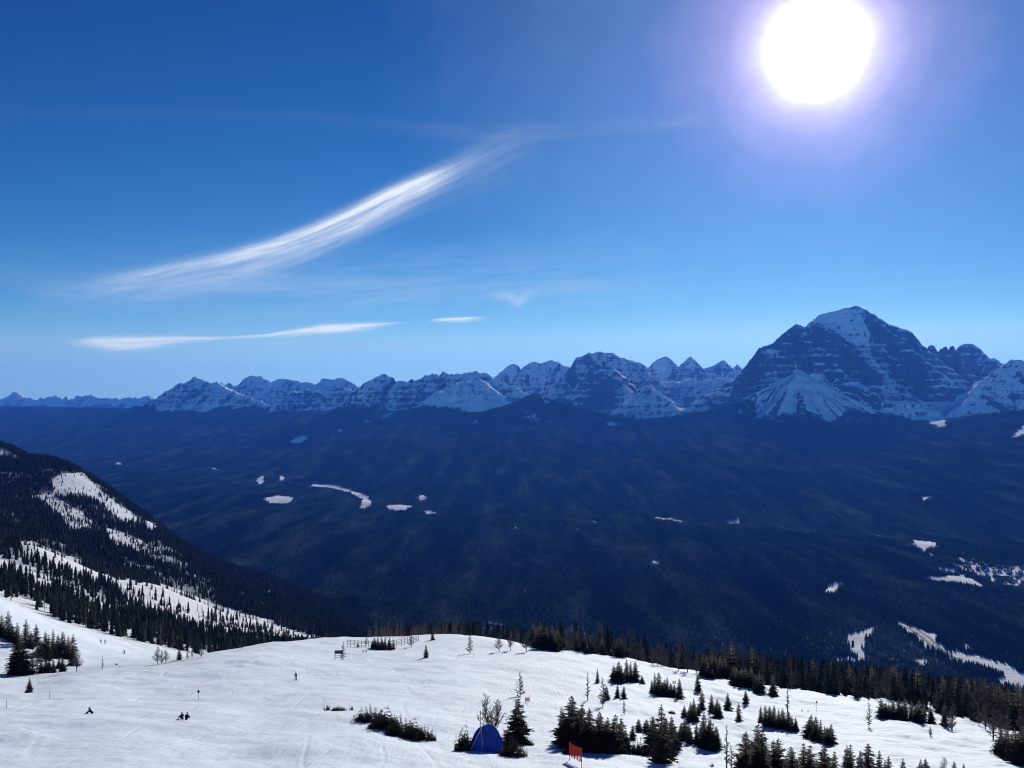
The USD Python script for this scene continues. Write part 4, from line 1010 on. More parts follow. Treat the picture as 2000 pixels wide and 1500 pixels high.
plant('larch', [(308, 1298, 34, 3), (316, 1297, 28, 0), (323, 1294, 24, 3)], 'bare larch in the trio at the piste edge, left of centre', 'trio of larches at the piste edge')
plant('fir', [(350, 1289, 27, 0)], 'brown-green fir right of the larch trio', needles='needles_brown')
plant('larch', [(366, 1288, 20, 0), (375, 1285, 22, 1)], 'little larch right of the brown-green fir', 'two little larches')
plant('larch', [(393, 1285, 30, 0)], 'bare larch with a long shadow at the piste edge')
plant('larch', [(472, 1268, 26, 1)], 'thin bare larch on the left shoulder of the piste')
plant('larch', [(515, 1257, 24, 0)], 'bare larch on the crest beside the dark round fir')
plant('fir', [(555, 1253, 28, 2)], 'dark round fir on the crest left of the fences')


# ------------------------------------------------------------------ forests
def horizon():
    U = np.linspace(-0.66, 0.66, 331)
    Y = np.exp(np.linspace(math.log(120), math.log(9400), 420))
    uu, yy = np.meshgrid(U, Y, indexing='ij')
    m = (ground_z((uu * yy).ravel(), yy.ravel()).reshape(uu.shape) - CZ) / yy
    return U, Y, np.maximum.accumulate(m, axis=1)


HU, HY, HM = horizon()


def seen(x, y, z, h, slack=0.004):
    """Whether a thing's top could show over the ground in front of it, from here or a step aside."""
    i = np.clip((x / y - HU[0]) / (HU[1] - HU[0]), 0, len(HU) - 1)
    j = np.clip(np.interp(np.log(y * 0.97), np.log(HY), np.arange(len(HY))), 0, len(HY) - 1)
    return (z + h - CZ) / y > map_coordinates(HM, [i, j], order=1) - slack


def scatter(path, protos, materials, pos, kinds, scale, yaw, normal=None, **tags):
    """Uncountable trees as one PointInstancer."""
    pi = UsdGeom.PointInstancer.Define(stage, path)
    for k, (m, mat) in enumerate(zip(protos, materials)):
        usdkit.mesh(stage, f'{path}/prototypes/tree_{k}', m, f'/World/Looks/{mat}')
    pi.CreatePrototypesRel().SetTargets([Sdf.Path(f'{path}/prototypes/tree_{k}') for k in range(len(protos))])
    pi.CreateProtoIndicesAttr(Vt.IntArray.FromNumpy(np.asarray(kinds, np.int32)))
    pi.CreatePositionsAttr(Vt.Vec3fArray.FromNumpy(np.asarray(pos, np.float32)))
    pi.CreateScalesAttr(Vt.Vec3fArray.FromNumpy(np.asarray(scale, np.float32)))
    half = np.asarray(yaw) / 2
    qz = np.stack([np.cos(half), 0 * half, 0 * half, np.sin(half)], -1)
    if normal is not None:                      # lean the patch onto the slope: q = tilt * yaw
        ax = np.stack([-normal[:, 1], normal[:, 0], 0 * half], -1)
        w = 1 + normal[:, 2]
        t = np.concatenate([w[:, None], ax], -1)
        t /= np.linalg.norm(t, axis=1, keepdims=True)
        a, b = t, qz
        qz = np.stack([a[:, 0] * b[:, 0] - a[:, 1] * b[:, 1] - a[:, 2] * b[:, 2] - a[:, 3] * b[:, 3], a[:, 0] * b[:, 1] + a[:, 1] * b[:, 0] + a[:, 2] * b[:, 3] - a[:, 3] * b[:, 2],
                       a[:, 0] * b[:, 2] - a[:, 1] * b[:, 3] + a[:, 2] * b[:, 0] + a[:, 3] * b[:, 1], a[:, 0] * b[:, 3] + a[:, 1] * b[:, 2] - a[:, 2] * b[:, 1] + a[:, 3] * b[:, 0]], -1)
    pi.CreateOrientationsAttr(Vt.QuathArray([Gf.Quath(*map(float, q)) for q in qz]))
    tag(pi, kind='stuff', **tags)
    return pi


# the trees beyond the piste's edge on the right and under its crest
E_PX = [560, 640, 700, 760, 860, 900, 1000, 1060, 1150, 1250, 1330, 1420, 1520, 1620, 1720, 1860, 1950, 2050, 2300]
E_Y = [640, 560, 440, 436, 452, 432, 452, 362, 356, 344, 334, 322, 316, 308, 300, 268, 240, 218, 190]
edge_y = lambda x, y: np.interp(1000 + F * x / y, E_PX, E_Y)
N = 95000
Yr = np.sqrt(rng.uniform(200 ** 2, 2500 ** 2, N))
ur = rng.uniform(-0.24, 0.60, N)
xr = ur * Yr
zr = ground_z(xr, Yr)
pxr = 1000 + F * ur
ok = (Yr > edge_y(xr, Yr)) & ((Yr > 560) | (pxr > 700)) & ((pxr > 720) | (Yr > 1300))
ok &= ~((pxr > 918) & (pxr < 1000) & (Yr > 470) & (Yr < 720) & (rng.random(N) < 0.96))
ok &= ~((pxr < 1040) & (Yr < 640) & (rng.random(N) < 0.55))
ok &= seen(xr, Yr, zr, 16, 0.002) & ~(shapely.contains_xy(clear_far, xr, Yr) & (Yr > 1500))
hr = rng.uniform(4.5, 13.0, N) + 3 * sstep(Yr, 500, 900)
big_enough = rng.random(N) < np.where(Yr < 700, 0.85, 1.0)
idx = np.nonzero(ok & big_enough)[0]
lar = (rng.random(N) < np.where(Yr < 620, 0.38, 0.24)) | ((pxr > 715) & (pxr < 900) & (Yr < 620))
order = idx[np.argsort(-(hr / Yr)[idx])]
n_fir, n_lar = 300 - count['fir'], 120 - count['larch']
taken = np.zeros(N, bool)
ZONES = [(905, 'in the row rising behind the crest above the fences', 'behind the fences'), (1040, 'in the wood around the lodge behind the crest', 'around the lodge'), (1240, 'behind the dense stand right of the lodge', 'behind the dense stand'),
         (1430, 'behind the pale larches of the upper right edge', 'behind the pale larches'), (1600, 'in the forest beyond the marker pole on the right piste', 'beyond the right marker pole'), (1760, 'in the forest beyond the lone larch on the right piste', 'beyond the lone right larch'),
         (1880, 'in the forest above the row along the right edge', 'above the right edge row'), (1945, 'in the forest right behind the pale larch group at right', 'behind the pale larch group'), (9999, 'in the forest above the black fir mass at the right edge', 'above the black fir mass')]
for i in order:
    if pxr[i] > 2010:
        continue
    where, grp = next((w, g) for lim, w, g in ZONES if pxr[i] < lim)
    if lar[i] and n_lar > 0:
        n_lar -= 1
        tree_at('larch', rnd.choice((0, 1, 3)), (xr[i], Yr[i], zr[i] - .1), hr[i] * 0.92, rnd.uniform(.9, 1.1), 'bare brownish larch ' + where, 'larches ' + grp)
    elif not lar[i] and n_fir > 0:
        n_fir -= 1
        tree_at('fir', rnd.choice((0, 1, 2, 3)), (xr[i], Yr[i], zr[i] - .1), hr[i], rnd.uniform(.9, 1.3), 'dark fir ' + where, 'firs ' + grp)
    else:
        continue
    taken[i] = True
rest = idx[~taken[idx]]
r5 = np.random.default_rng(3)
mid_protos = [tris(simple_fir(r5, 6, 7, w * 0.85, flakes=46, size=0.055)) for w in (0.19, 0.23, 0.17, 0.21)]
lar_protos = []
for sd in (21, 22):
    tk, cw = larch_parts(sd, n=26, spread=0.17, thick=1.5)
    lar_protos.append(join([tk, cw]))
kinds = np.where(lar[rest], 4 + rng.integers(0, 2, len(rest)), rng.integers(0, 4, len(rest)))
wsc = hr[rest] * rng.uniform(.85, 1.2, len(rest))
scatter('/World/forest', mid_protos + lar_protos, ['hill_needles'] * 4 + ['larch_twigs'] * 2, np.stack([xr, Yr, zr - .2], -1)[rest], kinds, np.stack([wsc, wsc, hr[rest]], -1), rng.uniform(0, 6.28, len(rest)), label='dense conifer forest on the mountainside below the piste')
print('near forest', len(idx), len(rest), count)

# the left hillside, its trees standing on snow
N = 150000
Yl = np.sqrt(rng.uniform(430 ** 2, 3400 ** 2, N))
ul = rng.uniform(-0.60, 0.03, N)
xl = ul * Yl
zl = ground_z(xl, Yl)
P = np.stack([xl, Yl, zl], -1)
dl = left_density(P)
pxl, pyl = project(P)
clump = fbm2(xl, Yl, 60, 3, 81)
keep = rng.random(N) < dl * np.clip((clump - np.where(dl < 0.75, 0.36, 0.30)) * 6, 0.04, 1.5)
keep &= ~((Yl > 2300) & (ul > -0.20)) & (Yl > 440) & ~((Yl < 620) & (pxl > 360))
keep &= seen(xl, Yl, zl, 16, 0.002)
k = np.nonzero(keep)[0]
hl = rng.uniform(6, 14.5, N) * (1 - 0.30 * (dl < 0.5))
kinds = np.where(rng.random(len(k)) < 0.10, 4 + rng.integers(0, 2, len(k)), rng.integers(0, 4, len(k)))
wsc = hl[k] * rng.uniform(.8, 1.1, len(k))
scatter('/World/hillside_forest', mid_protos + lar_protos, ['hill_needles'] * 4 + ['larch_twigs'] * 2, P[k] - [0, 0, .2], kinds, np.stack([wsc, wsc, hl[k]], -1), rng.uniform(0, 6.28, len(k)), label='firs over the snowy hillside on the left')
print('left forest', len(k))


# valley forest: patches of canopy laid out over the ground
def patch(seed, size, n, levels, sides, hmin, hmax, w, flakes=12, fs=0.12, drop=0.0):
    r = np.random.default_rng(seed)
    T = []
    side_n = int(math.sqrt(n))
    span, size_ = size, fs
    for a in range(side_n):
        for b in range(side_n):
            if r.random() < drop:
                continue
            h = r.uniform(hmin, hmax)
            c = np.array([(a + r.random()) / side_n - .5, (b + r.random()) / side_n - .5, 0]) * size
            t = np.array(simple_fir(r, levels, sides, w * 0.7, flakes=flakes, size=size_)) * [h, h, h]
            T.append(t + c - [0, 0, 0.5])
    return tris(np.concatenate(T))


def lay(path, protos, size, y0, y1, zf, nf, keepf, jitter, label, halves=(-0.585, 0.585), thinning=0.9):
    xs = []
    ny = int((y1 - y0) / size)
    for j in range(ny):
        y = y0 + (j + 0.5) * size
        nx = int(1.17 * y / size) + 1
        x = (np.arange(nx) - nx / 2 + 0.5 * (j % 2)) * size
        xs.append(np.stack([x, np.full(nx, y)], -1))
    p = np.concatenate(xs)
    p = p + rng.uniform(-jitter, jitter, p.shape) * size
    u = p[:, 0] / p[:, 1]
    p = p[(u > halves[0]) & (u < halves[1])]
    z = zf(p[:, 0], p[:, 1])
    ok = keepf(p[:, 0], p[:, 1], z)
    sa, aa = (p[:, 0] + p[:, 1]) / 1.4142, (p[:, 1] - p[:, 0]) / 1.4142
    thin = fbm2(sa, aa / 4.0, 240, 4, 93)          # thinner belts along the valley, where the snow shows between the trees
    sparse = rng.random(len(p)) < thinning * sstep(thin, 0.44, 0.62)
    p, z, sparse = p[ok], z[ok], sparse[ok]
    e = size / 2
    gx = (zf(p[:, 0] + e, p[:, 1]) - zf(p[:, 0] - e, p[:, 1])) / size
    gy = (zf(p[:, 0], p[:, 1] + e) - zf(p[:, 0], p[:, 1] - e)) / size
    nrm = np.stack([-gx, -gy, 1 + 0 * gx], -1)
    nrm /= np.linalg.norm(nrm, axis=1, keepdims=True)
    stand = 0.72 + 0.6 * fbm2(p[:, 0], p[:, 1], 300, 3, 91)
    sc = np.stack([np.ones(len(p)), np.ones(len(p)), stand], -1)
    scatter(path, protos, ['canopy'] * len(protos), np.stack([p[:, 0], p[:, 1], z], -1), np.where(sparse, rng.integers(5, len(protos), len(p)), rng.integers(0, 5, len(p))), sc, rng.integers(0, 4, len(p)) * math.pi / 2, nrm, label=label)
    print(path, len(p))


def keep_valley(x, y, z):
    ok = ~shapely.contains_xy(clear_far, x + (noise2(x, y, 45, 95) - .5) * 34, y + (noise2(x, y, 45, 96) - .5) * 34) & seen(x, y, z, 20, 0.002)
    ok &= ~(shapely.contains_xy(village_area, x, y) & (rng.random(len(x)) < 0.8))
    return ok & ~((y < 3300) & (x / y < -0.20)) & ~((y < 2400) & (x / y < -0.17))


gz = lambda x, y: ground_z(x, y)
lay('/World/valley_forest', [patch(s, 20, 25, 2, 5, 9, 18, 0.17, 14, 0.10, 0.0 if s < 5 else 0.5) for s in range(8)], 20, 2350, 5000, gz, None, keep_valley, 0.25, 'dark conifer forest over the near valley floor')
lay('/World/valley_forest_001', [patch(s + 10, 40, 64, 1, 5, 10, 20, 0.20, 10, 0.13, 0.0 if s < 5 else 0.5) for s in range(8)], 40, 5000, 9300, gz, None, keep_valley, 0.25, 'dark conifer forest farther along the valley')
MZ, MWG, MOG = (a.reshape(mgrid) for a in (MV[:, 2], MW, MO))


def mlook(A, x, y):
    return map_coordinates(A.astype(float), [(x / y - um[0]) / (um[1] - um[0]), np.interp(y, ym, np.arange(len(ym)))], order=1, mode='nearest')


lay('/World/far_forest', [patch(s + 20, 72, 100, 1, 4, 14, 26, 0.24, 7, 0.18, 0.0 if s < 5 else 0.45) for s in range(8)], 72, 9300, 23000, lambda x, y: mlook(MZ, x, y), None, lambda x, y, z: mlook(MWG, x, y) > 0.5, 0.25, 'forest on the far side of the valley up to the treeline', halves=(-0.57, 0.57), thinning=0.8)
# ------------------------------------------------------------------ things standing on the snow
import manifold3d as m3


def facing(p):
    """Turn about z that sets a thing square to where the photographer stood."""
    return -math.degrees(math.atan2(p[0], p[1]))


def at(px, py, ymin=84.0, sink=0.05):
    p = hit(px, py, ymin)
    return p - [0, 0, sink]


# wind-pressed shrubs
SHRUBS = [shrub_crown(3), shrub_crown(8, nb=56, hh=0.95), shrub_crown(15, nb=12, rx=0.8, ry=0.5, hh=0.9)]
shrub_first = {}


def shrub(px, py, w, h, label, var=0, needles='needles', group=None):
    p = at(px, py)
    k = p[1] / F
    sc = (w * k / 2, w * k / 2, h * k / 0.85)
    if (var, needles) in shrub_first:
        return copy_of(shrub_first[var, needles], 'shrub', p, label, 'shrub', group, rotz=facing(p) + rnd.uniform(-15, 15), scale=sc)
    path = thing('shrub', p, label, 'shrub', group, facing(p), sc)
    put(SHRUBS[var], 'foliage', needles, path)
    put(join([bar((-.3, 0, -.1), (-.4, .1, .3), .03, .012), bar((.2, .1, -.1), (.35, 0, .35), .03, .012), bar((0, -.1, -.1), (0.02, -.2, .3), .03, .012)]), 'stem', 'bark', path)
    shrub_first[var, needles] = path
    return path


shrub(722, 1410, 66, 40, 'upper left bush of the dark thicket in the middle foreground')
shrub(752, 1424, 66, 46, 'second bush of the dark thicket, tall and ragged', 1)
shrub(782, 1435, 64, 46, 'third bush of the dark thicket, in its lower half')
shrub(806, 1442, 54, 42, 'fourth bush of the dark thicket, next to its drooping right end', 1)
shrub(828, 1444, 46, 34, 'low brown-tipped bush at the right end of the dark thicket', 0, 'needles_brown')
shrub(638, 1387, 20, 17, 'leftmost tiny bush poking out of the snow left of the thicket', 2)
shrub(661, 1388, 30, 13, 'flat brownish bush between two tiny ones left of the thicket', 0, 'needles_brown')
shrub(686, 1387, 14, 14, 'tiny bush nearest to the thicket, on the drift', 2)
shrub(907, 1466, 38, 54, 'dark bush pressed against the left end of the blue tarpaulin', 1)
shrub(1001, 1477, 56, 46, 'brown bush at the right end of the blue tarpaulin', 0, 'needles_brown')
shrub(994, 1466, 36, 46, 'darker bush between the blue tarpaulin and the tall fir', 1)
shrub(1030, 1455, 26, 20, 'low bush at the foot of the tall fir right of the tarpaulin', 0)
shrub(1250, 1473, 46, 40, 'brown brush between the biggest clump and the tallest middle fir', 0, 'needles_brown')
shrub(1118, 1472, 40, 26, 'brown brush in front of the biggest clump, left of the orange net', 1, 'needles_brown')
shrub(227, 1299, 8, 6, 'tiny dark bush on the left edge of the piste', 2)
shrub(1390, 1497, 14, 12, 'small brown bush tip near the bottom edge right of the tallest fir', 2, 'needles_brown')
shrub(1566, 1389, 5, 5, 'left of two dark dots of brush on the right piste', 2, 'needles_brown')
shrub(1578, 1391, 5, 6, 'right of two dark dots of brush on the right piste', 2, 'needles_brown')
shrub(1312, 1393, 14, 9, 'snowy low bush on the bumps above the tallest fir', 0, 'needles_brown')

# wooden snow fences
def fence(pts, h, n, rails, label, material='weathered_wood', ymin=84.0):
    foot_ = [at(a, b, ymin, 0.15) for a, b in pts]
    seg = np.cumsum([0] + [np.linalg.norm(b - a) for a, b in zip(foot_, foot_[1:])])
    t = np.linspace(0, seg[-1], n)
    q = np.stack([np.interp(t, seg, [p[k] for p in foot_]) for k in range(3)], -1)
    q[:, 2] = ground_z(q[:, 0], q[:, 1]) - 0.15
    o = q[0].copy()
    path = thing('snow_fence', o, label, 'fence')
    for p in q:
        p = p - o
        put(bar(p, p + [rnd.uniform(-.04, .04), rnd.uniform(-.04, .04), h + .25], .075, .065, 6), 'post', material, path)
    for a, b in zip(q, q[1:]):
        for k in range(rails):
            z = h * (0.28 + 0.68 * k / max(1, rails - 1)) + .12
            d = (b - a) / np.linalg.norm(b - a)
            s = np.array([-d[1], d[0], 0]) * 0.09
            put(bar(a - o + s + [0, 0, z + rnd.uniform(-.05, .05)], b - o + s + [0, 0, z + rnd.uniform(-.05, .05)], .05, .05, 4), 'rail', material, path)
    return path


fence([(678, 1262), (706, 1264), (734, 1264)], 2.0, 9, 4, 'left stretch of grey wooden snow fence on the brow of the piste', 'dark_wood')
fence([(758, 1263), (786, 1260), (818, 1254)], 2.1, 10, 4, 'right stretch of grey wooden snow fence on the brow of the piste', 'dark_wood')
fence([(756, 1247), (778, 1245), (800, 1244)], 1.5, 9, 2, 'low farther fence on the very crest, under the row of larches', 'dark_wood')

# sign stand, marker poles, stakes
p = at(661, 1289)
path = thing('sign_stand', p, 'two-legged wooden sign stand with a square board seen from behind, on the piste', 'sign', None, facing(p))
for x in (-0.95, 0.95):
    put(bar((x, 0, -.2), (x, 0, 2.7), .09, .08, 6), 'post', 'sign_board', path)
put(box(2.1, .08, .95, (0, .12, 2.2)), 'board', 'sign_face', path)
for z in (0.75, 1.25):
    put(box(1.8, .06, .1, (0, -.12, z)), 'rail', 'sign_board', path)


def marker(px, py, h, label, disc=True, material='dark_wood'):
    p = at(px, py)
    hm = h * p[1] / F
    path = thing('marker_pole', p, label, 'pole', None, facing(p))
    put(bar((0, 0, -.2), (.03, 0, hm), .045, .035, 6), 'pole', material, path)
    if disc:
        d = trimesh.creation.cylinder(0.22, 0.05, sections=14)
        d.apply_transform(trimesh.transformations.rotation_matrix(math.pi / 2, [1, 0, 0]))
        d.apply_translation([.03, -.06, hm - .1])
        put(d, 'disc', 'dark_cloth', path)


marker(387, 1366, 17, 'marker pole with a dark round disc alone on the left piste')
marker(1595, 1386, 16, 'marker pole with a dark round disc on the right piste')
marker(12, 1384, 18, 'thin bare stake at the left edge of the picture', False)
marker(925, 1283, 9, 'short stake beside the leftmost bare larch below the lodge', False)
marker(97, 1364, 16, 'very thin stake right of the lone brownish fir', False, 'weathered_wood')
p = at(786, 1246)
path = thing('piste_marker', p, 'small bright orange marker on the crest behind the fences', 'marker', None, facing(p))
put(bar((0, 0, -.2), (0, 0, 2.0), .07, .07, 6), 'post', 'orange_net', path)
put(box(0.75, .05, .5, (0, -.1, 1.25)), 'panel', 'orange_net', path)

# safety nets
def net(px0, py0, px1, py1, h, label, material, strips, rows, gap=0.5, tall=None):
    a, b = at(px0, py0), at(px1, py1)
    o = a.copy()
    path = thing('safety_net', o, label, 'net')
    b = b - o
    a = np.zeros(3)
    for k, q in enumerate((a, b)):
        put(bar(q - [0, 0, .3], q + [0, 0, (tall or h) + .08], .04, .035, 6), 'pole', 'weathered_wood' if material != 'orange_net' else 'orange_net', path)
    d = (b - a) / np.linalg.norm(b - a)
    L = np.linalg.norm(b - a)
    lo = (tall or h) - h
    parts = []
    for k in range(strips):
        c = a + d * L * (k + 0.5) / strips
        sag = 0.10 * math.sin(math.pi * (k + .5) / strips)
        w = L / strips * gap * 0.5
        f0, f1 = c - d * w, c + d * w
        z0, z1 = lo + rnd.uniform(-.05, .05), lo + h - sag
        n_ = np.array([-d[1], d[0], 0]) * .012
        v = [f0 + [0, 0, z0] - n_, f1 + [0, 0, z0] - n_, f1 + [0, 0, z1] - n_, f0 + [0, 0, z1] - n_, f0 + [0, 0, z0] + n_, f1 + [0, 0, z0] + n_, f1 + [0, 0, z1] + n_, f0 + [0, 0, z1] + n_]
        parts.append(trimesh.Trimesh(v, [[0, 1, 2], [0, 2, 3], [5, 4, 7], [5, 7, 6], [1, 5, 6], [1, 6, 2], [4, 0, 3], [4, 3, 7], [3, 2, 6], [3, 6, 7], [4, 5, 1], [4, 1, 0]], process=False))
    for k in range(rows):
        z = lo + h * (1 - 0.55 * (k + .5) / rows) - 0.04
        parts.append(bar(a + [0, 0, z], a + d * L * .5 + [0, 0, z - .10], h * .04, h * .04, 4))
        parts.append(bar(a + d * L * .5 + [0, 0, z - .10], b + [0, 0, z], h * .04, h * .04, 4))
    put(join(parts), 'net', material, path)


net(1112, 1486, 1136, 1500, 1.55, 'bright orange net fence between two poles at the bottom middle', 'orange_net', 8, 5, 0.5, 2.15)
net(1026, 1372, 1034, 1372, 0.75, 'small faded pink net panel right of the lone bare larch', 'faded_net', 5, 3, 0.8, 1.0)
net(984, 1440, 995, 1440, 0.65, 'faded pink net panel between the tarpaulin and the tall fir', 'faded_net', 6, 4, 0.9, 1.1)
net(708, 1275, 716, 1275, 0.7, 'faint pinkish net below the left stretch of wooden fence', 'faded_net', 5, 2, 0.5, 0.9)
net(1314, 1336, 1320, 1336, 0.8, 'faint pinkish net right of the clump of spires', 'faded_net', 5, 2, 0.5, 0.9)

# the blue tarpaulin stretched over a frame
a, b = at(917, 1461), at(980, 1473)
o = (a + b) / 2
path = thing('tarpaulin', o, 'bright blue tarpaulin stretched over poles like a tent, snow along its top', 'tarpaulin', None, facing(o))
px_m = o[1] / F
ox, oy = project(o)
prof = [(915, 1459), (920, 1447), (927, 1430), (934, 1420), (944, 1415), (953, 1411), (962, 1413), (969, 1421), (975, 1431), (980, 1443), (984, 1453), (983, 1472)]
xs = np.array([(q[0] - ox) * px_m for q in prof])
hs = np.array([(oy - q[1]) * px_m for q in prof])
base_l = np.interp(xs, [xs[0], xs[-1]], [-0.25, -0.45])
hs = np.maximum(hs * 0.94, base_l + .12)
nx_, nv = 40, 16
gx = np.linspace(xs[0], xs[-1], nx_)
gh = np.interp(gx, xs, hs)
gb = np.interp(gx, [xs[0], xs[-1]], [-0.35, -0.75])
front, back = [], []
for i in range(nx_):
    for j in range(nv):
        t = j / (nv - 1)
        z = gb[i] + (gh[i] - gb[i]) * t
        wr = (fbm2(np.array([gx[i] * 1.3 + z * .5]), np.array([z * .8]), 1.0, 3, 5)[0] - .5) * 0.34
        crease = -0.16 * abs(math.sin(1.7 * (gx[i] - 0.3 * z))) * (1 - t)
        front.append([gx[i], -0.75 * (1 - t) ** 0.8 * (0.4 + .6 * min(1, max(gh[i], .1))) + wr + crease, z])
        back.append([gx[i] * (1 - .1 * (1 - t)), 1.5 * (1 - t) + wr, z])
idx_ = np.arange(nx_ * nv).reshape(nx_, nv)
q_ = np.stack([idx_[:-1, :-1], idx_[1:, :-1], idx_[1:, 1:], idx_[:-1, 1:]], -1).reshape(-1, 4)
put((np.array(front), q_), 'sheet', 'tarp', path, smooth=True)
put((np.array(back), q_[:, ::-1]), 'back_sheet', 'tarp', path, smooth=True)
cap = [bar((gx[i], 0.05, gh[i] + .01), (gx[i + 1], 0.05, gh[i + 1] + .01), .035 + .03 * math.sin(i) ** 2, None, 6) for i in range(16, 34)]
put(join(cap), 'snow_cap', 'roof_snow', path)
loc = lambda x, y, d=0.0: np.array([(x - ox) * px_m, d, (oy - y) * px_m])
put(bar(loc(946, 1411, -.15), loc(920, 1458, -1.05), .05, .045, 6), 'pole', 'rope', path)
put(bar(loc(939, 1420, -.2), loc(944, 1463, -1.15), .035, .03, 6), 'pole', 'rope', path)
put(bar(loc(938, 1392, .2), loc(938, 1440, .2), .055, .05, 6), 'pole', 'dark_wood', path)
p = at(909, 1456)
path = thing('stick', p, 'crooked dark stick left of the blue tarpaulin', 'stick', None, facing(p))
put(join([bar((0, 0, -.2), (-.12, 0, 1.0), .06, .05, 6), bar((-.12, 0, 1.0), (-.05, 0, 1.75), .05, .025, 6), bar((-.12, 0, 1.0), (-.35, .05, 1.35), .03, .015, 5)]), 'stick', 'bark', path)

# people on skis: each a continuous figure with its clothes
def ball(p, r, seg=10):
    return m3.Manifold.sphere(r, seg).translate([float(x) for x in p])


def chain(joints, seg=10):
    parts = [m3.Manifold.batch_hull([ball(a, ra, seg), ball(b, rb, seg)]) for (a, ra), (b, rb) in zip(joints, joints[1:])]
    return m3.Manifold.batch_boolean(parts, m3.OpType.Add) if len(parts) > 1 else parts[0]


def person(px, py, label, lean=0.12, bend=0.25, turn=0.0, arm=(0.35, 0.35), raise_arm=0.0, h=1.75, ymin=84.0, cloth='dark_cloth', skis=True, mirror=1, seated=False):
    p = at(px, py, ymin, 0.0)
    path = thing('person', p, label, 'person', None, facing(p) + turn, (h / 1.75,) * 3)
    hipz, kneef = 0.93 - 0.25 * bend, 0.28 * bend
    if seated:
        hipz, skis = 0.16, False
    hip = np.array([0, -0.12 * bend, hipz])
    chest = hip + [0, 0.45 * math.sin(lean + bend * .5), 0.45 * math.cos(lean + bend * .5)]
    neck = chest + [0, 0.12 * math.sin(lean), 0.12]
    head = neck + [0, 0.04, 0.15]
    L, R = [], []
    legs, jack, hands, boots, sk = [], [], [], [], []
    for s in (-1, 1):
        hj, kn, an = hip + [0.09 * s, 0, 0], np.array([0.14 * s, kneef + .04, 0.50 - .08 * bend]), np.array([0.17 * s, 0.02, 0.12])
        if seated:
            kn, an = np.array([0.15 * s, .36, .46]), np.array([0.16 * s, .66, .12])
        legs.append(chain([(hj, .105), (kn, .075), (an, .06)]))
        boots.append(chain([(an + [0, -.02, .12], .075), (an + [0, 0, -.05], .065), (an + [0, .17, -.06], .05)]))
        sh = chest + [0.19 * s, 0, .04]
        up = raise_arm if s == mirror else 0
        el = sh + [0.10 * s, 0.10 + arm[0] * .1, -0.26 + .45 * up]
        wr = el + [0.02 * s, 0.22 * arm[1] + .06, -0.12 + .40 * up]
        jack.append(chain([(sh, .075), (el, .06), (wr, .048)]))
        palm = wr + [0, .05, -.03]
        f = [chain([(wr, .035), (palm, .04)], 8)]
        for k in range(4):
            q = palm + [(.016 * (k - 1.5)) * s, .035, -.01]
            f.append(chain([(q, .011), (q + [0, .035, -.012], .0105), (q + [0, .045, -.045 + .004 * abs(k - 1)], .009)], 6))
        f.append(chain([(palm + [-.035 * s, 0, .0], .012), (palm + [-.045 * s, .04, -.01], .011)], 6))
        hands.append(m3.Manifold.batch_boolean(f, m3.OpType.Add))
        sk.append(s)
    torso = chain([(hip, .15), (hip + (chest - hip) * .5, .145), (chest, .165), (neck, .075)])
    face = m3.Manifold.batch_boolean([ball(head, .098, 14), ball(head + [0, .02, -.06], .075, 12), ball(head + [0, .105, -.02], .018, 8), ball(head + [-.1, 0, -.01], .02, 8), ball(head + [.1, 0, -.01], .02, 8), chain([(neck, .055), (head, .06)])], m3.OpType.Add)
    body = m3.Manifold.batch_boolean([face, chain([(hip, .12), (chest, .13), (neck, .06)])] + hands, m3.OpType.Add)
    put(body, 'body', 'skin', path, smooth=50)
    put(m3.Manifold.batch_boolean([torso] + jack, m3.OpType.Add), 'jacket', cloth, path, smooth=50)
    put(m3.Manifold.batch_boolean([chain([(hip + [-.05, 0, 0], .145), (hip + [.05, 0, 0], .145)])] + legs, m3.OpType.Add), 'trousers', 'dark_cloth', path, smooth=50)
    helm = ball(head + [0, -.012, .03], .122, 14)
    put(helm.split_by_plane([0, .35, 1.0], float(head[2] + .01))[0], 'helmet', 'dark_cloth', path, smooth=50)
    for s, bt in zip((-1, 1), boots):
        put(bt, 'boot', 'grey_cloth', path, smooth=50)
        if skis:
            put(join([box(.085, 1.35, .02, (.17 * s, 0.05, .012)), bar((.17 * s, .72, .015), (.17 * s, .92, .09), .03, .012, 6)]), 'ski', 'ski', path)


person(578, 1329, 'person in dark ski clothes alone in mid-piste, skiing away', lean=.2, bend=.5, turn=12)
person(356, 1405, 'left one of two people sitting on the snow at the near brow', bend=.2, turn=30, cloth='grey_cloth', seated=True)
person(364, 1406, 'right, leaning one of two people sitting on the snow at the near brow', lean=.4, bend=.3, turn=-20, seated=True)
person(179, 1394, 'person sitting at the left brow with one arm raised', lean=.5, bend=.9, turn=60, raise_arm=.8, seated=True)
person(197, 1257, 'left one of two distant skiers at the top of the sunlit left run', bend=.2, turn=20, ymin=330)
person(205, 1258, 'right one of two distant skiers at the top of the sunlit left run', bend=.3, turn=-10, ymin=330)
person(243, 1277, 'tiny distant person low on the sunlit left run', bend=.6, lean=.4, turn=40, ymin=330)


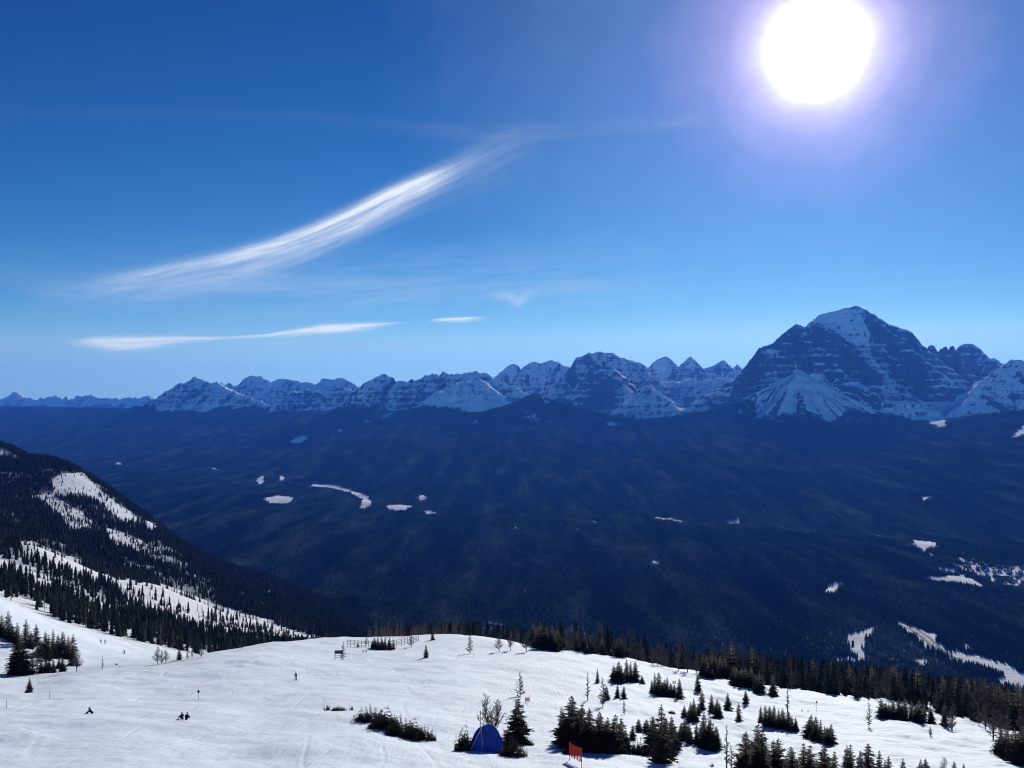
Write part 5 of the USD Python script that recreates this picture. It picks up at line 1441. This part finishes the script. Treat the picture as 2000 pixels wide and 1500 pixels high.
# ------------------------------------------------------------------ lodge behind the crest
def gable(sx, sy, z0, z1, over=0.5, thick=0.25, along='x'):
    """A pitched roof of two slabs as one shell over a box of sx by sy."""
    hx, hy = sx / 2 + over, sy / 2 + over
    v = []
    for dz in (0, thick):
        v += [(-hx, -hy, z0 + dz), (hx, -hy, z0 + dz), (hx, 0, z1 + dz), (-hx, 0, z1 + dz), (hx, hy, z0 + dz), (-hx, hy, z0 + dz)]
    f = [[6, 7, 8, 9], [9, 8, 10, 11], [1, 0, 3, 2], [2, 3, 5, 4], [0, 1, 7, 6], [4, 5, 11, 10], [1, 2, 8, 7], [2, 4, 10, 8], [3, 0, 6, 9], [5, 3, 9, 11]]
    return (np.array(v, float), np.array(f))


def walls(sx, sy, h, z1, low=-3.0):
    v = [(-sx / 2, -sy / 2, low), (sx / 2, -sy / 2, low), (sx / 2, sy / 2, low), (-sx / 2, sy / 2, low), (-sx / 2, -sy / 2, h), (sx / 2, -sy / 2, h), (sx / 2, sy / 2, h), (-sx / 2, sy / 2, h), (-sx / 2, 0, z1), (sx / 2, 0, z1)]
    f = [[0, 1, 5], [0, 5, 4], [2, 3, 7], [2, 7, 6], [1, 2, 6], [1, 6, 9], [1, 9, 5], [3, 0, 4], [3, 4, 8], [3, 8, 7], [0, 3, 2], [0, 2, 1]]
    return (np.array(v, float), np.array(f))


def moved(mesh, d):
    return (mesh[0] + np.asarray(d, float), mesh[1])


def stand(px, Y):
    x = (px - 1000) / F * Y
    return np.array([x, Y, ground_z(x, Y)[0]])


p = stand(972, 690)
zt = lambda py: 700 - (py - 795) / F * 690 - p[2]
path = thing('lodge', p, 'ski lodge with a ribbed metal roof and snowy caps behind the crest', 'building', None, 0)
put(moved(walls(7.4, 11, zt(1240), zt(1223) - .2), (.9, 0, 0)), 'wall', 'house_wall', path)
put(moved(gable(7.4, 11, zt(1241), zt(1223)), (.9, 0, 0)), 'roof', 'roof_metal', path)
for k in range(6):
    x = .9 - 3.6 + 1.45 * k
    put(bar((x, -5.9, zt(1241) + .32), (x, -.1, zt(1223) + .30), .09, .09, 4), 'roof_seam', 'roof_snow' if k % 2 else 'roof_metal', path)
for k, (dx, py) in enumerate(((-.3, 1217), (3.1, 1219))):
    put(box(3.0, 3.4, 4.5, (dx, 1.8, zt(py) - 2.5)), 'dormer', 'house_wall', path)
    put(box(2.0, .1, 1.1, (dx, .04, zt(py) - 1.5)), 'window', 'dark_cloth', path)
    put(moved(gable(3.0, 3.4, zt(py) - .3, zt(py) + .55, .35, .3), (dx, 1.8, 0)), 'dormer_roof', 'roof_snow', path)
put(moved(walls(8.6, 9, zt(1233), zt(1226) - .2), (-7.3, 1, 0)), 'wall', 'house_wall', path)
put(moved(gable(8.6, 9, zt(1233), zt(1224), .5, .35), (-7.3, 1, 0)), 'roof', 'roof_snow', path)
for dx in (-9.6, -7.2, -4.9):
    put(box(1.2, .12, 1.3, (dx, -3.52, zt(1237))), 'window', 'dark_cloth', path)
for px_, py_, w_, lab in ((931, 1218, 4.2, 'small snow-roofed hut left of the lodge'), (956, 1212, 2.6, 'tiny snow-roofed hut above and behind the lodge')):
    p = stand(px_, 800)
    zz_ = 700 - (py_ - 795) / F * 800 - p[2]
    path = thing('hut', p, lab, 'hut', None, 20)
    put(walls(w_, 4, zz_ - 1.2, zz_ - .1), 'wall', 'house_wall', path)
    put(gable(w_, 4, zz_ - 1.2, zz_, .4, .4), 'roof', 'roof_snow', path)

# ------------------------------------------------------------------ village and roads on the valley floor
house_first = []
HOUSE = [(11, 8, 5, 8.5), (14, 9, 6, 9.5), (9, 8, 5, 9)]
spots = []
rv = np.random.default_rng(17)
while len(spots) < 34:
    q = (rv.uniform(1836, 1998), rv.uniform(1082, 1150))
    if shapely.contains_xy(shapely.Polygon(VILLAGE), *q):
        h_ = hit(*q, ymin=1900.0)
        if all(np.hypot(*(h_ - s)[:2]) > 24 for s in spots):
            spots.append(h_)
for i, h_ in enumerate(spots):
    sx, sy, e, r_ = HOUSE[i % 3]
    side = 'left' if project(h_)[0] < 1900 else 'middle' if project(h_)[0] < 1950 else 'right'
    lab, gr = f'small snow-roofed house in the {side} third of the valley village', f'houses in the {side} third of the village'
    rz = rv.uniform(-40, 40)
    if i < 3:
        path = thing('village_house', h_, lab, 'house', gr, rz)
        put(walls(sx, sy, e, r_ - .2), 'wall', 'house_wall', path)
        put(gable(sx, sy, e, r_, .6, .5), 'roof', 'roof_snow', path)
        put(box(1.0, 1.0, 2.2, (sx * .25, .8, r_)), 'chimney', 'house_wall', path)
        house_first.append(path)
    else:
        copy_of(house_first[i % 3], 'village_house', h_, lab, 'house', gr, rz, (1, 1, rv.uniform(.85, 1.15)))
p = hit(1958, 1128, 1900.0)
path = thing('large_building', p, 'large building with a broad white flat roof in the valley village', 'building', None, 15)
put(box(38, 26, 10, (0, 0, 4)), 'wall', 'house_wall', path)
put(box(39, 27, .8, (0, 0, 9.4)), 'roof', 'roof_snow', path)


def road(pts, width, name, label, material='asphalt', lift=0.35, off=0.0):
    c = np.array([hit(a, b, 1900.0) for a, b in pts])
    s = np.concatenate([[0], np.cumsum(np.linalg.norm(np.diff(c[:, :2], axis=0), axis=1))])
    t = np.linspace(0, s[-1], max(20, int(s[-1] / 8)))
    q = np.stack([np.interp(t, s, c[:, k]) for k in range(2)], -1)
    for _ in range(12):
        q[1:-1] = (q[:-2] + 2 * q[1:-1] + q[2:]) / 4
    d = np.gradient(q, axis=0)
    d /= np.linalg.norm(d, axis=1, keepdims=True)
    nr = np.stack([-d[:, 1], d[:, 0]], -1)
    q = q + nr * off
    l, r = q + nr * width / 2, q - nr * width / 2
    z = ground_z(q[:, 0], q[:, 1]) + lift
    v = np.concatenate([np.c_[l, np.maximum(z, ground_z(l[:, 0], l[:, 1]) + .1)], np.c_[r, np.maximum(z, ground_z(r[:, 0], r[:, 1]) + .1)]])
    k = np.arange(len(q) - 1)
    put((v, np.stack([k, k + len(q), k + len(q) + 1, k + 1], -1)[:, ::-1]), name, material, kind='structure', label=label)


HW = [(1762, 1219), (1786, 1230), (1806, 1243), (1822, 1258), (1836, 1274), (1850, 1283), (1876, 1290)]
road(HW, 12, 'road', 'near lane of the cleared highway cut through the valley forest', off=-9)
road(HW, 10, 'road', 'far lane of the cleared highway cut through the valley forest', off=9)
road([(1868, 1113), (1905, 1126), (1945, 1141), (2000, 1152), (2050, 1160)], 12, 'road', 'grey road along the front of the valley village')
# ------------------------------------------------------------------ the air
usdkit.material(stage, '/World/Looks/haze', {'v': ('principled_volume', dict(color=(0.05, 0.225, 1.0), density=2.3e-5, anisotropy=0.3, absorption_color=(0.15, 0.15, 0.15)))}, [], volume='v.volume')
hz = box(84000, 38000, TOPZ + 15 - 20, (0, 15500, (TOPZ + 15 + 20) / 2))
put(hz, 'haze', 'haze', kind='stuff', label='thin blue winter haze over the valley')
